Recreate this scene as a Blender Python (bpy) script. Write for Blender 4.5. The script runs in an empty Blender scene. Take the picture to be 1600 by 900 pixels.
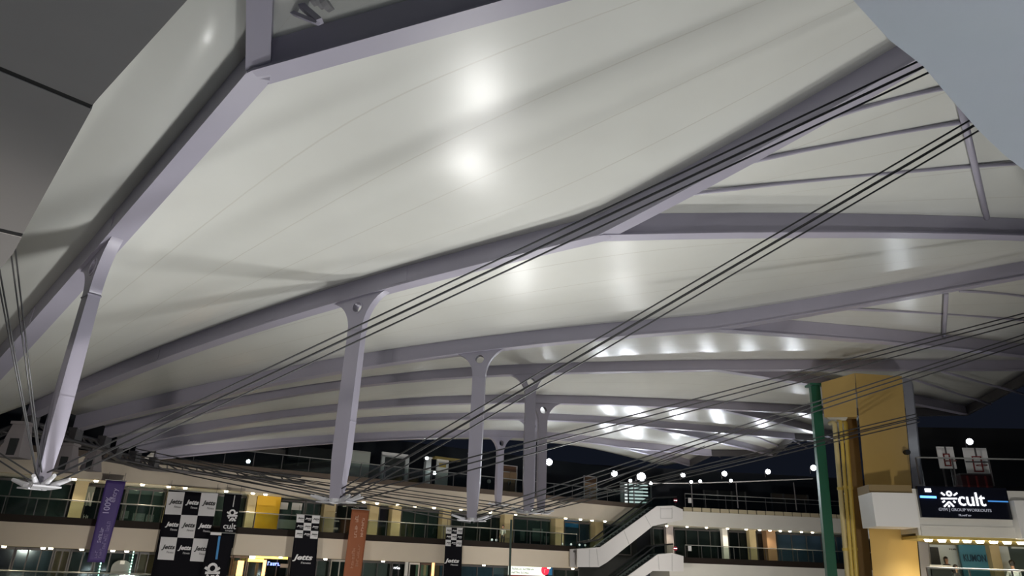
import bpy, bmesh, math, random
from mathutils import Vector, Matrix
random.seed(7)
scene = bpy.context.scene
COL = scene.collection

# ---------------------------------------------------------------- camera
FPX = 1100.0
TH = math.atan(0.4)
RO = math.atan(100 / 2750.0)
CAM = Vector((0, 0, 2.4))
FW = Vector((0, math.cos(TH), math.sin(TH)))
_r0 = Vector((1, 0, 0)); _u0 = Vector((0, -math.sin(TH), math.cos(TH)))
RT = _r0 * math.cos(RO) + _u0 * math.sin(RO)
UP = _u0 * math.cos(RO) - _r0 * math.sin(RO)
cd = bpy.data.cameras.new('camera'); co = bpy.data.objects.new('camera', cd); COL.objects.link(co)
cd.sensor_width = 36.0; cd.lens = 36.0 * FPX / 1600.0; cd.clip_end = 400; cd.clip_start = 0.05
m = Matrix((RT, UP, -FW)).transposed().to_4x4(); m.translation = CAM
co.matrix_world = m
scene.camera = co

# ---------------------------------------------------------------- world, exposure
w = bpy.data.worlds.new('night'); scene.world = w; w.use_nodes = True
w.node_tree.nodes['Background'].inputs[0].default_value = (0.0025, 0.0032, 0.0055, 1)
w.node_tree.nodes['Background'].inputs[1].default_value = 1.0
vs = scene.view_settings
vs.view_transform = 'Standard'; vs.look = 'None'; vs.gamma = 1.0; vs.use_curve_mapping = False
vs.exposure = 1.05
FLOOD_W = 800.0      # each unseen uplight added on the hall floor
FAR_W = 130.0        # each floodlight on the far gallery
NEAR_W = 2100.0      # each tripod floodlight added unseen behind the viewer
WASH_W = 1150.0      # each unseen wash light added to brighten the galleries
SHOP_W = 110.0        # each ceiling lamp of the galleries

# ---------------------------------------------------------------- projection helpers (measuring the photo)
def ray(x, y): return FW * FPX + RT * (x - 800) + UP * (450 - y)
def P(x, y, Y): d = ray(x, y); return CAM + d * (Y / d.y)
def PZ(x, y, z): d = ray(x, y); return CAM + d * ((z - CAM.z) / d.z)
def PPL(x, y, a, n): d = ray(x, y); return CAM + d * ((Vector(a) - CAM).dot(n) / d.dot(n))

# ---------------------------------------------------------------- materials
MATS = {}
def mat(name, col, rough=0.6, metal=0.0, emit=None, strength=1.0, noise=0.0, nscale=3.0, bump=0.0, spec=0.5):
    if name in MATS: return MATS[name]
    mt = bpy.data.materials.new(name); mt.use_nodes = True
    nt = mt.node_tree; b = nt.nodes['Principled BSDF']
    b.inputs['Base Color'].default_value = (*col, 1); b.inputs['Roughness'].default_value = rough
    b.inputs['Metallic'].default_value = metal; b.inputs['Specular IOR Level'].default_value = spec
    if noise > 0 or bump > 0:
        tc = nt.nodes.new('ShaderNodeTexCoord'); nz = nt.nodes.new('ShaderNodeTexNoise')
        nz.inputs['Scale'].default_value = nscale; nz.inputs['Detail'].default_value = 5
        nt.links.new(tc.outputs['Object'], nz.inputs['Vector'])
        if noise > 0:
            mr = nt.nodes.new('ShaderNodeMapRange'); mr.inputs['To Min'].default_value = 1 - noise; mr.inputs['To Max'].default_value = 1 + noise
            nt.links.new(nz.outputs['Fac'], mr.inputs['Value'])
            mx = nt.nodes.new('ShaderNodeVectorMath'); mx.operation = 'SCALE'; mx.inputs[0].default_value = col
            nt.links.new(mr.outputs['Result'], mx.inputs['Scale']); nt.links.new(mx.outputs['Vector'], b.inputs['Base Color'])
        if bump > 0:
            bp = nt.nodes.new('ShaderNodeBump'); bp.inputs['Strength'].default_value = bump; bp.inputs['Distance'].default_value = 0.02
            nt.links.new(nz.outputs['Fac'], bp.inputs['Height']); nt.links.new(bp.outputs['Normal'], b.inputs['Normal'])
    if emit is not None:
        b.inputs['Emission Color'].default_value = (*emit, 1); b.inputs['Emission Strength'].default_value = strength
    MATS[name] = mt; return mt

def glass_mat(name, tint, gloss=0.12):
    if name in MATS: return MATS[name]
    mt = bpy.data.materials.new(name); mt.use_nodes = True; nt = mt.node_tree
    for n in list(nt.nodes): nt.nodes.remove(n)
    o = nt.nodes.new('ShaderNodeOutputMaterial'); mx = nt.nodes.new('ShaderNodeMixShader')
    t = nt.nodes.new('ShaderNodeBsdfTransparent'); g = nt.nodes.new('ShaderNodeBsdfGlossy')
    t.inputs[0].default_value = (*tint, 1); g.inputs['Roughness'].default_value = 0.06; g.inputs[0].default_value = (0.8, 0.9, 0.88, 1)
    mx.inputs[0].default_value = gloss
    nt.links.new(t.outputs[0], mx.inputs[1]); nt.links.new(g.outputs[0], mx.inputs[2]); nt.links.new(mx.outputs[0], o.inputs[0])
    MATS[name] = mt; return mt

def fabric_mat():
    mt = bpy.data.materials.new('coated membrane'); mt.use_nodes = True; nt = mt.node_tree; b = nt.nodes['Principled BSDF']
    b.inputs['Roughness'].default_value = 0.27; b.inputs['Specular IOR Level'].default_value = 0.35
    uv = nt.nodes.new('ShaderNodeUVMap'); sp = nt.nodes.new('ShaderNodeSeparateXYZ'); nt.links.new(uv.outputs[0], sp.inputs[0])
    # welded seams: thin lines running along the panel
    ml = nt.nodes.new('ShaderNodeMath'); ml.operation = 'MULTIPLY'; ml.inputs[1].default_value = 5.0; nt.links.new(sp.outputs['Y'], ml.inputs[0])
    fr = nt.nodes.new('ShaderNodeMath'); fr.operation = 'FRACT'; nt.links.new(ml.outputs[0], fr.inputs[0])
    lt = nt.nodes.new('ShaderNodeMath'); lt.operation = 'LESS_THAN'; lt.inputs[1].default_value = 0.022; nt.links.new(fr.outputs[0], lt.inputs[0])
    tc = nt.nodes.new('ShaderNodeTexCoord'); nz = nt.nodes.new('ShaderNodeTexNoise'); nz.inputs['Scale'].default_value = 0.35; nz.inputs['Detail'].default_value = 6
    nt.links.new(tc.outputs['Object'], nz.inputs['Vector'])
    cr = nt.nodes.new('ShaderNodeValToRGB'); cr.color_ramp.elements[0].position = 0.3; cr.color_ramp.elements[1].position = 0.7
    cr.color_ramp.elements[0].color = (0.70, 0.705, 0.665, 1); cr.color_ramp.elements[1].color = (0.76, 0.77, 0.73, 1)
    nt.links.new(nz.outputs['Fac'], cr.inputs[0])
    mx = nt.nodes.new('ShaderNodeMix'); mx.data_type = 'RGBA'; mx.inputs[7].default_value = (0.655, 0.65, 0.60, 1)
    nt.links.new(lt.outputs[0], mx.inputs[0]); nt.links.new(cr.outputs[0], mx.inputs[6]); nt.links.new(mx.outputs[2], b.inputs['Base Color'])
    n2 = nt.nodes.new('ShaderNodeTexNoise'); n2.inputs['Scale'].default_value = 1.3; n2.inputs['Detail'].default_value = 3
    nt.links.new(tc.outputs['Object'], n2.inputs['Vector'])
    bp = nt.nodes.new('ShaderNodeBump'); bp.inputs['Strength'].default_value = 0.03; bp.inputs['Distance'].default_value = 0.08
    nt.links.new(n2.outputs['Fac'], bp.inputs['Height']); nt.links.new(bp.outputs['Normal'], b.inputs['Normal'])
    MATS['fabric'] = mt; return mt

M_FAB = fabric_mat()
M_STEEL = mat('lavender painted steel', (0.43, 0.41, 0.50), 0.38, 0, noise=0.05, nscale=1.5)
M_CLAMP = mat('galvanised clamp steel', (0.74, 0.74, 0.78), 0.3, 0.3)
M_CABLE = mat('dark cable strand', (0.11, 0.11, 0.115), 0.45, 0.5)
M_DARKST = mat('dark grey steel', (0.10, 0.095, 0.10), 0.5, 0.3)
M_SOFF = mat('grey composite cladding', (0.29, 0.28, 0.28), 0.55, noise=0.06, nscale=2)
M_SOFFW = mat('pale satin cladding', (0.62, 0.65, 0.70), 0.42, noise=0.04, nscale=2)
M_CREAM = mat('cream plaster', (0.62, 0.55, 0.45), 0.7, noise=0.05, nscale=0.8)
M_WHITEP = mat('white plaster', (0.70, 0.69, 0.64), 0.65, noise=0.05, nscale=0.8)
M_MAUVE = mat('mauve grey concrete', (0.40, 0.36, 0.37), 0.75, noise=0.08, nscale=1)
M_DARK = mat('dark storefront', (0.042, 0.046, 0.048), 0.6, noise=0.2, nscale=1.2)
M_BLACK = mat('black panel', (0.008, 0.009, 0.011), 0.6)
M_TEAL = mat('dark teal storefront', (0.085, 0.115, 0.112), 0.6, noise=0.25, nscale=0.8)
M_KICK = mat('dark brown kerb', (0.022, 0.016, 0.013), 0.7, spec=0.2)
M_BEIGE = mat('beige stone column', (0.48, 0.40, 0.24), 0.5, noise=0.08, nscale=2)
M_WHITE = mat('white paint', (0.78, 0.78, 0.77), 0.5)
M_GREY = mat('light grey metal sheet', (0.48, 0.47, 0.48), 0.4, 0.2)
M_GLASS = glass_mat('balustrade glass', (0.70, 0.75, 0.73), 0.06)
M_SGLASS = glass_mat('shop window glass', (0.74, 0.81, 0.80), 0.02)
M_RAIL = mat('brushed steel rail', (0.30, 0.31, 0.31), 0.5, 0.4)
M_YEL = mat('ochre painted concrete', (0.52, 0.35, 0.11), 0.65, noise=0.06, nscale=1.0, bump=0.05)
M_PIPE = mat('yellow painted pipe', (0.62, 0.46, 0.10), 0.35)
M_GREEN = mat('green painted post', (0.012, 0.11, 0.065), 0.4, noise=0.08, nscale=1.2)
M_FLOOR = mat('polished beige floor tile', (0.48, 0.45, 0.40), 0.35, noise=0.05, nscale=0.4)
M_LAMPW = mat('warm lamp glass', (1, 0.9, 0.7), 0.4, emit=(1.0, 0.86, 0.60), strength=9)
M_LAMPC = mat('cool lamp glass', (1, 1, 1), 0.4, emit=(0.86, 0.93, 1.0), strength=40)
M_SIGNW = mat('white lit lettering', (1, 1, 1), 0.4, emit=(0.92, 0.93, 1.0), strength=1.2)
M_PRW = mat('white print', (0.72, 0.72, 0.74), 0.6)
M_PRB = mat('black print', (0.012, 0.012, 0.014), 0.6)
M_BANB = mat('black banner cloth', (0.005, 0.005, 0.008), 0.8, spec=0.12)
M_BANW = mat('white banner cloth', (0.60, 0.60, 0.62), 0.6)
M_PURP = mat('purple banner cloth', (0.065, 0.038, 0.19), 0.6)
M_PURPT = mat('pale purple print', (0.45, 0.40, 0.66), 0.6)
M_ORNG = mat('orange banner cloth', (0.27, 0.085, 0.032), 0.7)
M_ORNT = mat('pale orange print', (0.62, 0.40, 0.30), 0.6)
M_BLUEL = mat('blue light strip', (0.1, 0.3, 0.9), 0.4, emit=(0.10, 0.33, 1.0), strength=1.6)
M_BLUEP = mat('blue print', (0.03, 0.22, 0.52), 0.5)
M_BROWN = mat('brown timber door', (0.33, 0.20, 0.115), 0.5, noise=0.1, nscale=2)
M_YWALL = mat('yellow shop wall', (0.80, 0.47, 0.015), 0.5)
M_SKIN = mat('skin', (0.36, 0.20, 0.13), 0.5)
M_HAIR = mat('black hair', (0.012, 0.010, 0.009), 0.5)

# ---------------------------------------------------------------- object helpers
def tag(o, label=None, cat=None, group=None, kind=None):
    if label: o['label'] = label
    if cat: o['category'] = cat
    if group: o['group'] = group
    if kind: o['kind'] = kind
    return o
WLOC = {}
def thing(name, label, cat, loc=(0, 0, 0), group=None, kind=None):
    o = bpy.data.objects.new(name, None); COL.objects.link(o); o.location = loc; o.empty_display_size = 0.3
    WLOC[o.name] = Vector(loc); return tag(o, label, cat, group, kind)
def put(name, me, material=None, parent=None, loc=(0, 0, 0), rot=None, scale=None):
    """link a mesh; loc is a world position (the parent only translates)"""
    o = bpy.data.objects.new(name, me); COL.objects.link(o)
    loc = Vector(loc)
    base = WLOC[parent.name] if parent else Vector((0, 0, 0))
    o.location = loc - base
    if parent: o.parent = parent
    if rot is not None: o.rotation_euler = rot
    if scale is not None: o.scale = scale
    WLOC[o.name] = loc
    if material is not None and len(me.materials) == 0: me.materials.append(material)
    return o

class MB:
    def __init__(s): s.v = []; s.f = []; s.uv = None
    def quad(s, *pts):
        i = len(s.v); s.v += [Vector(p) for p in pts]; s.f.append(tuple(range(i, i + len(pts))))
    def hexa(s, a, b):
        """a, b: two loops of equal length; closed prism between them"""
        n = len(a); i = len(s.v); s.v += [Vector(p) for p in a] + [Vector(p) for p in b]
        s.f.append(tuple(i + k for k in range(n - 1, -1, -1))); s.f.append(tuple(i + n + k for k in range(n)))
        for k in range(n):
            k2 = (k + 1) % n; s.f.append((i + k, i + k2, i + n + k2, i + n + k))
    def box(s, c, ex, ey, ez):
        c, ex, ey, ez = Vector(c), Vector(ex) * .5, Vector(ey) * .5, Vector(ez) * .5
        lo = [c - ex - ey - ez, c + ex - ey - ez, c + ex + ey - ez, c - ex + ey - ez]
        s.hexa(lo, [p + ez * 2 for p in lo])
    def sweep(s, pts, secs):
        """pts: list of section loops"""
        n = len(secs[0]); i = len(s.v)
        for sec in secs: s.v += [Vector(p) for p in sec]
        for k in range(len(secs) - 1):
            for j in range(n):
                j2 = (j + 1) % n; a = i + k * n
                s.f.append((a + j, a + j2, a + n + j2, a + n + j))
        s.f.append(tuple(i + j for j in range(n - 1, -1, -1))); e = i + (len(secs) - 1) * n
        s.f.append(tuple(e + j for j in range(n)))
    def tube(s, a, b, r, n=8, r2=None):
        a, b = Vector(a), Vector(b); d = (b - a).normalized()
        u = d.orthogonal().normalized(); v = d.cross(u); r2 = r if r2 is None else r2
        s.sweep(None, [[p + (u * math.cos(t) + v * math.sin(t)) * q for t in [2 * math.pi * k / n for k in range(n)]] for p, q in ((a, r), (b, r2))])
    def polytube(s, pts, r, n=8):
        pts = [Vector(p) for p in pts]; secs = []
        u = None
        for k, p in enumerate(pts):
            d = (pts[min(k + 1, len(pts) - 1)] - pts[max(k - 1, 0)]).normalized()
            u = d.orthogonal().normalized() if u is None else (u - d * u.dot(d)).normalized()
            v = d.cross(u); secs.append([p + (u * math.cos(t) + v * math.sin(t)) * r for t in [2 * math.pi * j / n for j in range(n)]])
        s.sweep(None, secs)
    def build(s, name, material, parent=None, base=None, smooth=False, recalc=True):
        me = bpy.data.meshes.new(name)
        if base is None: base = sum(s.v, Vector()) / len(s.v) if not parent else WLOC[parent.name]
        base = Vector(base)
        me.from_pydata([tuple(p - base) for p in s.v], [], s.f)
        if recalc:
            bm = bmesh.new(); bm.from_mesh(me); bmesh.ops.recalc_face_normals(bm, faces=bm.faces); bm.to_mesh(me); bm.free()
        if smooth:
            for p in me.polygons: p.use_smooth = True
        return put(name, me, material, parent, base)
def boxmesh(name, sx, sy, sz, bev=0.0):
    bm = bmesh.new(); bmesh.ops.create_cube(bm, size=1); bmesh.ops.scale(bm, vec=(sx, sy, sz), verts=bm.verts)
    if bev: bmesh.ops.bevel(bm, geom=bm.edges[:], offset=bev, segments=1, affect='EDGES')
    me = bpy.data.meshes.new(name); bm.to_mesh(me); bm.free(); return me
def cylmesh(name, r, h, n=12, r2=None):
    bm = bmesh.new(); bmesh.ops.create_cone(bm, cap_ends=True, segments=n, radius1=r, radius2=r if r2 is None else r2, depth=h)
    me = bpy.data.meshes.new(name); bm.to_mesh(me); bm.free(); return me
def curve_mesh(name, loops, ext):
    """loops: list of closed 2-D outlines (first the outer one, then holes) in XY; extruded along Z by +-ext"""
    cu = bpy.data.curves.new(name, 'CURVE'); cu.dimensions = '2D'; cu.fill_mode = 'BOTH'; cu.extrude = ext
    for lp in loops:
        sp = cu.splines.new('POLY'); sp.points.add(len(lp) - 1); sp.use_cyclic_u = True
        for k, p in enumerate(lp): sp.points[k].co = (p[0], p[1], 0, 1)
    o = bpy.data.objects.new(name, cu); COL.objects.link(o)
    dg = bpy.context.evaluated_depsgraph_get(); dg.update()
    me = bpy.data.meshes.new_from_object(o.evaluated_get(dg)); me.name = name
    bpy.data.objects.remove(o); bpy.data.curves.remove(cu); return me
TXT = {}
def text_mesh(s, ext=0.01, bold=0.0, shear=0.0):
    k = (s, ext, bold, shear)
    if k in TXT: return TXT[k]
    cu = bpy.data.curves.new('lettering', 'FONT'); cu.body = s; cu.extrude = ext; cu.size = 1; cu.offset = bold; cu.shear = shear
    cu.resolution_u = 3; cu.align_x = 'CENTER'
    o = bpy.data.objects.new('lettering', cu); COL.objects.link(o)
    dg = bpy.context.evaluated_depsgraph_get(); dg.update()
    me = bpy.data.meshes.new_from_object(o.evaluated_get(dg)); me.name = 'lettering'
    bpy.data.objects.remove(o); bpy.data.curves.remove(cu)
    xs = [v.co.x for v in me.vertices]; ys = [v.co.y for v in me.vertices]
    cx, cy, wd, ht = (min(xs) + max(xs)) / 2, (min(ys) + max(ys)) / 2, max(xs) - min(xs), max(ys) - min(ys)
    for v in me.vertices: v.co.x -= cx; v.co.y -= cy
    TXT[k] = (me, wd, ht); return TXT[k]
def lettering(s, c, right, up, width, height, material, parent, ext=0.01, bold=0.0, shear=0.0):
    me, wd, ht = text_mesh(s, ext, bold, shear)
    me = me.copy(); me.materials.clear(); me.materials.append(material)
    right = Vector(right).normalized(); up = Vector(up).normalized(); nrm = right.cross(up)
    o = bpy.data.objects.new('lettering', me); COL.objects.link(o); o.parent = parent
    mm = Matrix((right * (width / wd), up * (height / ht), nrm)).transposed().to_4x4()
    mm.translation = Vector(c) - WLOC[parent.name]; o.matrix_local = mm
    WLOC[o.name] = Vector(c); return o
def lamp(name, kind, loc, power, color, parent, **kw):
    l = bpy.data.lights.new(name, kind); l.energy = power; l.color = color
    for k, v in kw.items():
        if k != 'aim': setattr(l, k, v)
    o = bpy.data.objects.new(name, l); COL.objects.link(o); o.parent = parent
    o.location = Vector(loc) - (WLOC[parent.name] if parent else Vector())
    if 'aim' in kw: o.rotation_euler = (Vector(kw['aim']) - Vector(loc)).to_track_quat('-Z', 'Y').to_euler()
    return o

# ---------------------------------------------------------------- unseen uplights, added below the frame on the hall floor to light the membrane
def uplight(loc, aim, power, col, label, size=0.35, angle=2.3):
    t = thing('unseen_floor_uplight', label, 'floodlight', loc, 'unseen uplights on the hall floor')
    loc = Vector(loc); d = (Vector(aim) - loc).normalized(); h = loc + Vector((0, 0, 0.55))
    b = MB(); b.box(loc + Vector((0, 0, 0.04)), (0.5, 0, 0), (0, 0.5, 0), (0, 0, 0.08)); b.build('base', M_DARKST, t)
    b = MB(); b.tube(loc + Vector((0, 0, 0.06)), h, 0.04, 8); b.build('stem', M_DARKST, t)
    u = d.orthogonal().normalized(); v = d.cross(u)
    b = MB(); b.box(h, u * 0.6, v * 0.45, d * 0.18); b.build('housing', M_DARKST, t)
    b = MB(); b.box(h + d * 0.10, u * 0.52, v * 0.37, d * 0.02); b.build('lens', M_LAMPC, t)
    lamp('light_source', 'SPOT', h + d * 0.22, power, col, t, aim=aim, spot_size=angle, spot_blend=0.8, shadow_soft_size=size)
UPS = [((2.3, 21.8, 0), (-1, 12, 11), 1.0, 'cool unseen floor uplight standing ahead in the middle of the hall'),
       ((1.5, 26.3, 0), (-2, 18, 11), 0.9, 'unseen floor uplight standing under the bright second mast'),
       ((14.0, 16.0, 0), (9, 18, 12), 0.9, 'added floor uplight standing right of the hall centre'),
       ((3.0, 41.5, 0), (4, 37, 12), 0.8, 'unseen floor uplight standing under the third mast'),
       ((11.0, 47.0, 0), (11, 42, 12), 0.7, 'unseen floor uplight standing near the escalator foot'),
       ((1.0, 8.0, 0), (1, 10.5, 11), 0.35, 'added floor uplight standing nearest to the viewer')]
for l, a, k, lab in (((-3.5, -1.5, 0), (-14, 44, 1.5), 1, 'added tripod floodlight behind the viewer on the left'), ((4.5, -2.0, 0), (14, 44, 1.5), 1, 'added tripod floodlight behind the viewer on the right')):  # unseen floodlights added to brighten the galleries and masts from the front
    t = thing('added_tripod_floodlight', lab, 'floodlight', l, 'added tripod floodlights behind the viewer')
    l = Vector(l); hd_ = l + Vector((0, 0, 3.0)); a = Vector(a); d = (a - hd_).normalized(); u = d.orthogonal().normalized(); v = d.cross(u)
    b = MB(); b.tube(l + Vector((0, 0, .9)), hd_, .035, 8); b.build('pole', M_DARKST, t)
    for i in range(3):
        b = MB(); b.tube(l + Vector((0, 0, 1.0)), l + Vector((.6 * math.cos(i * 2.09), .6 * math.sin(i * 2.09), 0)), .025, 8); b.build('leg', M_DARKST, t)
    b = MB(); b.box(hd_, u * .5, v * .4, d * .15); b.build('housing', M_DARKST, t); b = MB(); b.box(hd_ + d * .085, u * .44, v * .34, d * .02); b.build('lens', M_LAMPC, t)
    lamp('light_source', 'SPOT', hd_ + d * .2, NEAR_W, (1, .94, .86), t, aim=a, spot_size=.95, spot_blend=1.0, shadow_soft_size=.3)
UPS.append(((-4.5, 13.2, 0), (-12, 10, 9.5), 0.6, 'added floor uplight standing right of the far left mast'))  # unseen lamp added to brighten the left membrane panel
for l, a, k, lab in UPS: uplight(l, a, FLOOD_W * k, (1.0, 0.985, 0.95), lab)
for l, a, k, lab in (((-13.5, 33, 0), (-20, 49, 4), 1.0, 'added wash light on the floor facing the purple banner'), ((-3.5, 39, 0), (-8, 55, 4), 1.0, 'added wash light on the floor facing the orange banner'),
                     ((6.5, 45, 0), (8, 64, 5), 1.4, 'added wash light on the floor facing the escalator'), ((15, 50, 0), (21, 69, 5), 1.7, 'added wash light on the floor facing the far galleries'), ((15.5, 18, 0), (19.0, 31, 6.5), 0.65, 'added wash light on the floor facing the cult sign')):
    uplight(l, a, WASH_W * k, (1.0, 0.93, 0.84), lab, .4, 1.9)  # unseen wash lights, added to brighten the gallery fronts and the sign block
# ================================================================ STRUCTURE: floor
b = MB(); b.box((0, 40, -0.15), (120, 0, 0), (0, 110, 0), (0, 0, 0.3)); tag(b.build('floor', M_FLOOR), 'polished beige floor of the shopping hall', 'floor', kind='structure')

# ================================================================ ROOF
HUB = Vector((-26, 30, 0))
# per beam: mast distance, foot pixel, head pixel, trace of the lower edge, web height
BT = {
 0: (14, (60, 765), (185, 370), [(403, 120), (344, 190), (279, 262), (225, 325), (165, 392), (83, 485), (0, 577)], 0.62),
 1: (20, (525, 787), (555, 480), [(47, 652), (140, 612), (250, 567), (400, 511), (600, 459), (700, 430), (830, 395), (940, 372)], 0.62),
 2: (27, (737, 815), (745, 560), [(117, 672), (250, 640), (400, 607), (560, 576), (700, 552), (880, 538), (1012, 526), (1115, 514)], 0.62),
 3: (34, (824, 803), (824, 595), [(150, 690), (380, 629), (560, 606), (735, 590), (900, 581), (1120, 579)], 0.55),
 4: (40, (845, 803), (846, 640), [(180, 703), (380, 660), (560, 640), (735, 631), (900, 631), (1075, 637), (1119, 640)], 0.52),
 5: (46, (828, 803), (826, 665), [(210, 710), (380, 679), (560, 663), (735, 657), (900, 657), (1005, 667)], 0.50),
 6: (50, (778, 792), (779, 680), [(240, 718), (380, 705), (560, 690), (735, 683), (900, 690), (965, 698)], 0.55),
}
# outer ends of the two branches (pixel, height); near branch first
BE = {
 0: (PZ(408, -110, 11.3), PZ(1330, -138, 12.0)),
 1: (PZ(1500, 62, 12.5), PZ(1660, 374, 13.2)),
 2: (None, PZ(1640, 562, 13.6)),
 3: (None, PZ(1510, 648, 13.2)),
 4: (None, PZ(1325, 692, 13.2)),
 5: (None, PZ(1208, 712, 13.0)),
 6: (None, PZ(1078, 728, 12.4)),
}
BEPX = {2: (1640, 426), 3: (1640, 578), 4: (1345, 650), 5: (1240, 686), 6: (1110, 712)}
BEAMS = {}
def polyfit3(ts, zs, deg):
    n = deg + 1; A = [[sum(t ** (i + j) for t in ts) for j in range(n)] for i in range(n)]; B = [sum(z * t ** i for t, z in zip(ts, zs)) for i in range(n)]
    for i in range(n):
        p = max(range(i, n), key=lambda r: abs(A[r][i])); A[i], A[p] = A[p], A[i]; B[i], B[p] = B[p], B[i]
        for r in range(i + 1, n):
            f = A[r][i] / A[i][i]
            for c in range(i, n): A[r][c] -= f * A[i][c]
            B[r] -= f * B[i]
    x = [0] * n
    for i in range(n - 1, -1, -1): x[i] = (B[i] - sum(A[i][c] * x[c] for c in range(i + 1, n))) / A[i][i]
    return x
ORD = ['nearest', 'second', 'third', 'fourth', 'fifth', 'sixth', 'farthest']
def sect(pts, dirs, wd, z0, z1):
    secs = []
    for p, d in zip(pts, dirs):
        s = Vector((d.y, -d.x, 0)).normalized() * (wd / 2)
        secs.append([p - s + Vector((0, 0, z0)), p + s + Vector((0, 0, z0)), p + s + Vector((0, 0, z1)), p - s + Vector((0, 0, z1))])
    return secs
def dirs_of(pts): return [(pts[min(k + 1, len(pts) - 1)] - pts[max(k - 1, 0)]).normalized() for k in range(len(pts))]
ceil = thing('ceiling', 'white coated membrane roof stretched between radiating steel beams', 'roof', (0, 30, 10), kind='structure')
for k, (Y, foot, head, tr, h) in BT.items():
    mf = P(*foot, Y); m2 = Vector((mf.x, mf.y, 0)); d = (m2 - HUB); L = d.length; d = d / L; n = Vector((-d.y, d.x, 0))
    ts, zs = [], []
    for p in tr:
        q = PPL(p[0], p[1], m2, n); ts.append((q - m2).dot(d)); zs.append(q.z)
    cf = polyfit3(ts, zs, 3 if k else 2)
    zf = lambda t, cf=cf: sum(c * t ** i for i, c in enumerate(cf))
    t0 = -min(L - 8.5, -min(ts)) if k else -14.0; t1 = max(ts)
    if k == 0:
        zf0 = zf; ta = min(ts); sl = (zf0(ta + .5) - zf0(ta)) / .5
        zf = lambda t, a=ta, sl=sl, f=zf0: f(t) if t > a else f(a) + sl * (t - a)
    pts = [m2 + d * (t0 + (t1 - t0) * i / 18) for i in range(19)]
    pts = [Vector((p.x, p.y, zf((p - m2).dot(d)))) for p in pts]
    fork = pts[-1]
    e1, e2 = BE[k]
    if e1 is None: e1 = PPL(*BEPX[k], m2, n)
    if k >= 4: e1 = PZ(*BEPX[k], 13.1 if k < 6 else 12.4)
    def branch(e, fork=fork, pts=pts, k=k):
        out = []; d0 = (pts[-1] - pts[-3]).normalized(); ln = (e - fork).length
        for i in range(9):
            s = i / 8; c1 = (fork + e) / 2 + (d0 - (e - fork).normalized()) * ln * (0.0 if k == 0 else 0.06); out.append(fork * (1 - s) ** 2 + c1 * (2 * s * (1 - s)) + e * s * s)
        return out
    br1, br2 = branch(e1), branch(e2)
    BEAMS[k] = dict(m=m2, d=d, n=n, zf=zf, pts=pts, b1=br1, b2=br2, h=h, foot=mf, t0=t0, t1=t1)
    lab = ['lavender steel roof beam passing closest overhead at upper left', 'long lavender roof beam carrying the tall mast with broad curved head',
           'lavender roof beam, next one behind the beam with the broad curved mast', 'lavender roof beam resting over the ochre column',
           'lavender roof beam, first one wholly left of the ochre column', 'slender lavender roof beam, last but one before the dark rim',
           'farthest slender lavender roof beam just above the upper gallery'][k]
    t = thing('roof_beam', lab, 'beam', pts[0], 'radiating roof beams')
    b = MB(); N = 12
    lo = [fork + Vector((.19 * math.cos(2 * math.pi * i / N), .19 * math.sin(2 * math.pi * i / N), -.025)) + d * (.05 * math.cos(2 * math.pi * i / N)) for i in range(N)]
    sl_ = (pts[-1].z - pts[-3].z) / (pts[-1] - pts[-3]).length
    for q in lo: q.z += (q - fork).dot(d) * sl_
    b.hexa(lo, [q + Vector((0, 0, .06)) for q in lo]); b.build('node_plate', M_STEEL, t)
    for nm, pl in (('beam_web', pts), ('branch_web', br1), ('branch_web', br2)):
        dd = dirs_of(pl)
        b = MB(); b.sweep(None, sect(pl, dd, 0.30, 0.03, h)); wb = b.build(nm, M_STEEL, t, base=pl[0])
        b = MB(); b.sweep(None, sect(pl, dd, 0.40, -0.02, 0.03)); b.build('bottom_flange', M_STEEL, t)
        if k == 1 and nm == 'beam_web' or k == 2 and nm == 'beam_web' or k == 0 and nm == 'beam_web':
            for i in (5, 9, 13):     # bolted splice plates
                s = Vector((dd[i].y, -dd[i].x, 0)).normalized()
                b = MB(); b.box(pl[i] + Vector((0, 0, h * .5)), dd[i] * 0.35, s * 0.33, Vector((0, 0, h * .8))); b.build('splice_plate', M_STEEL, wb)

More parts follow.
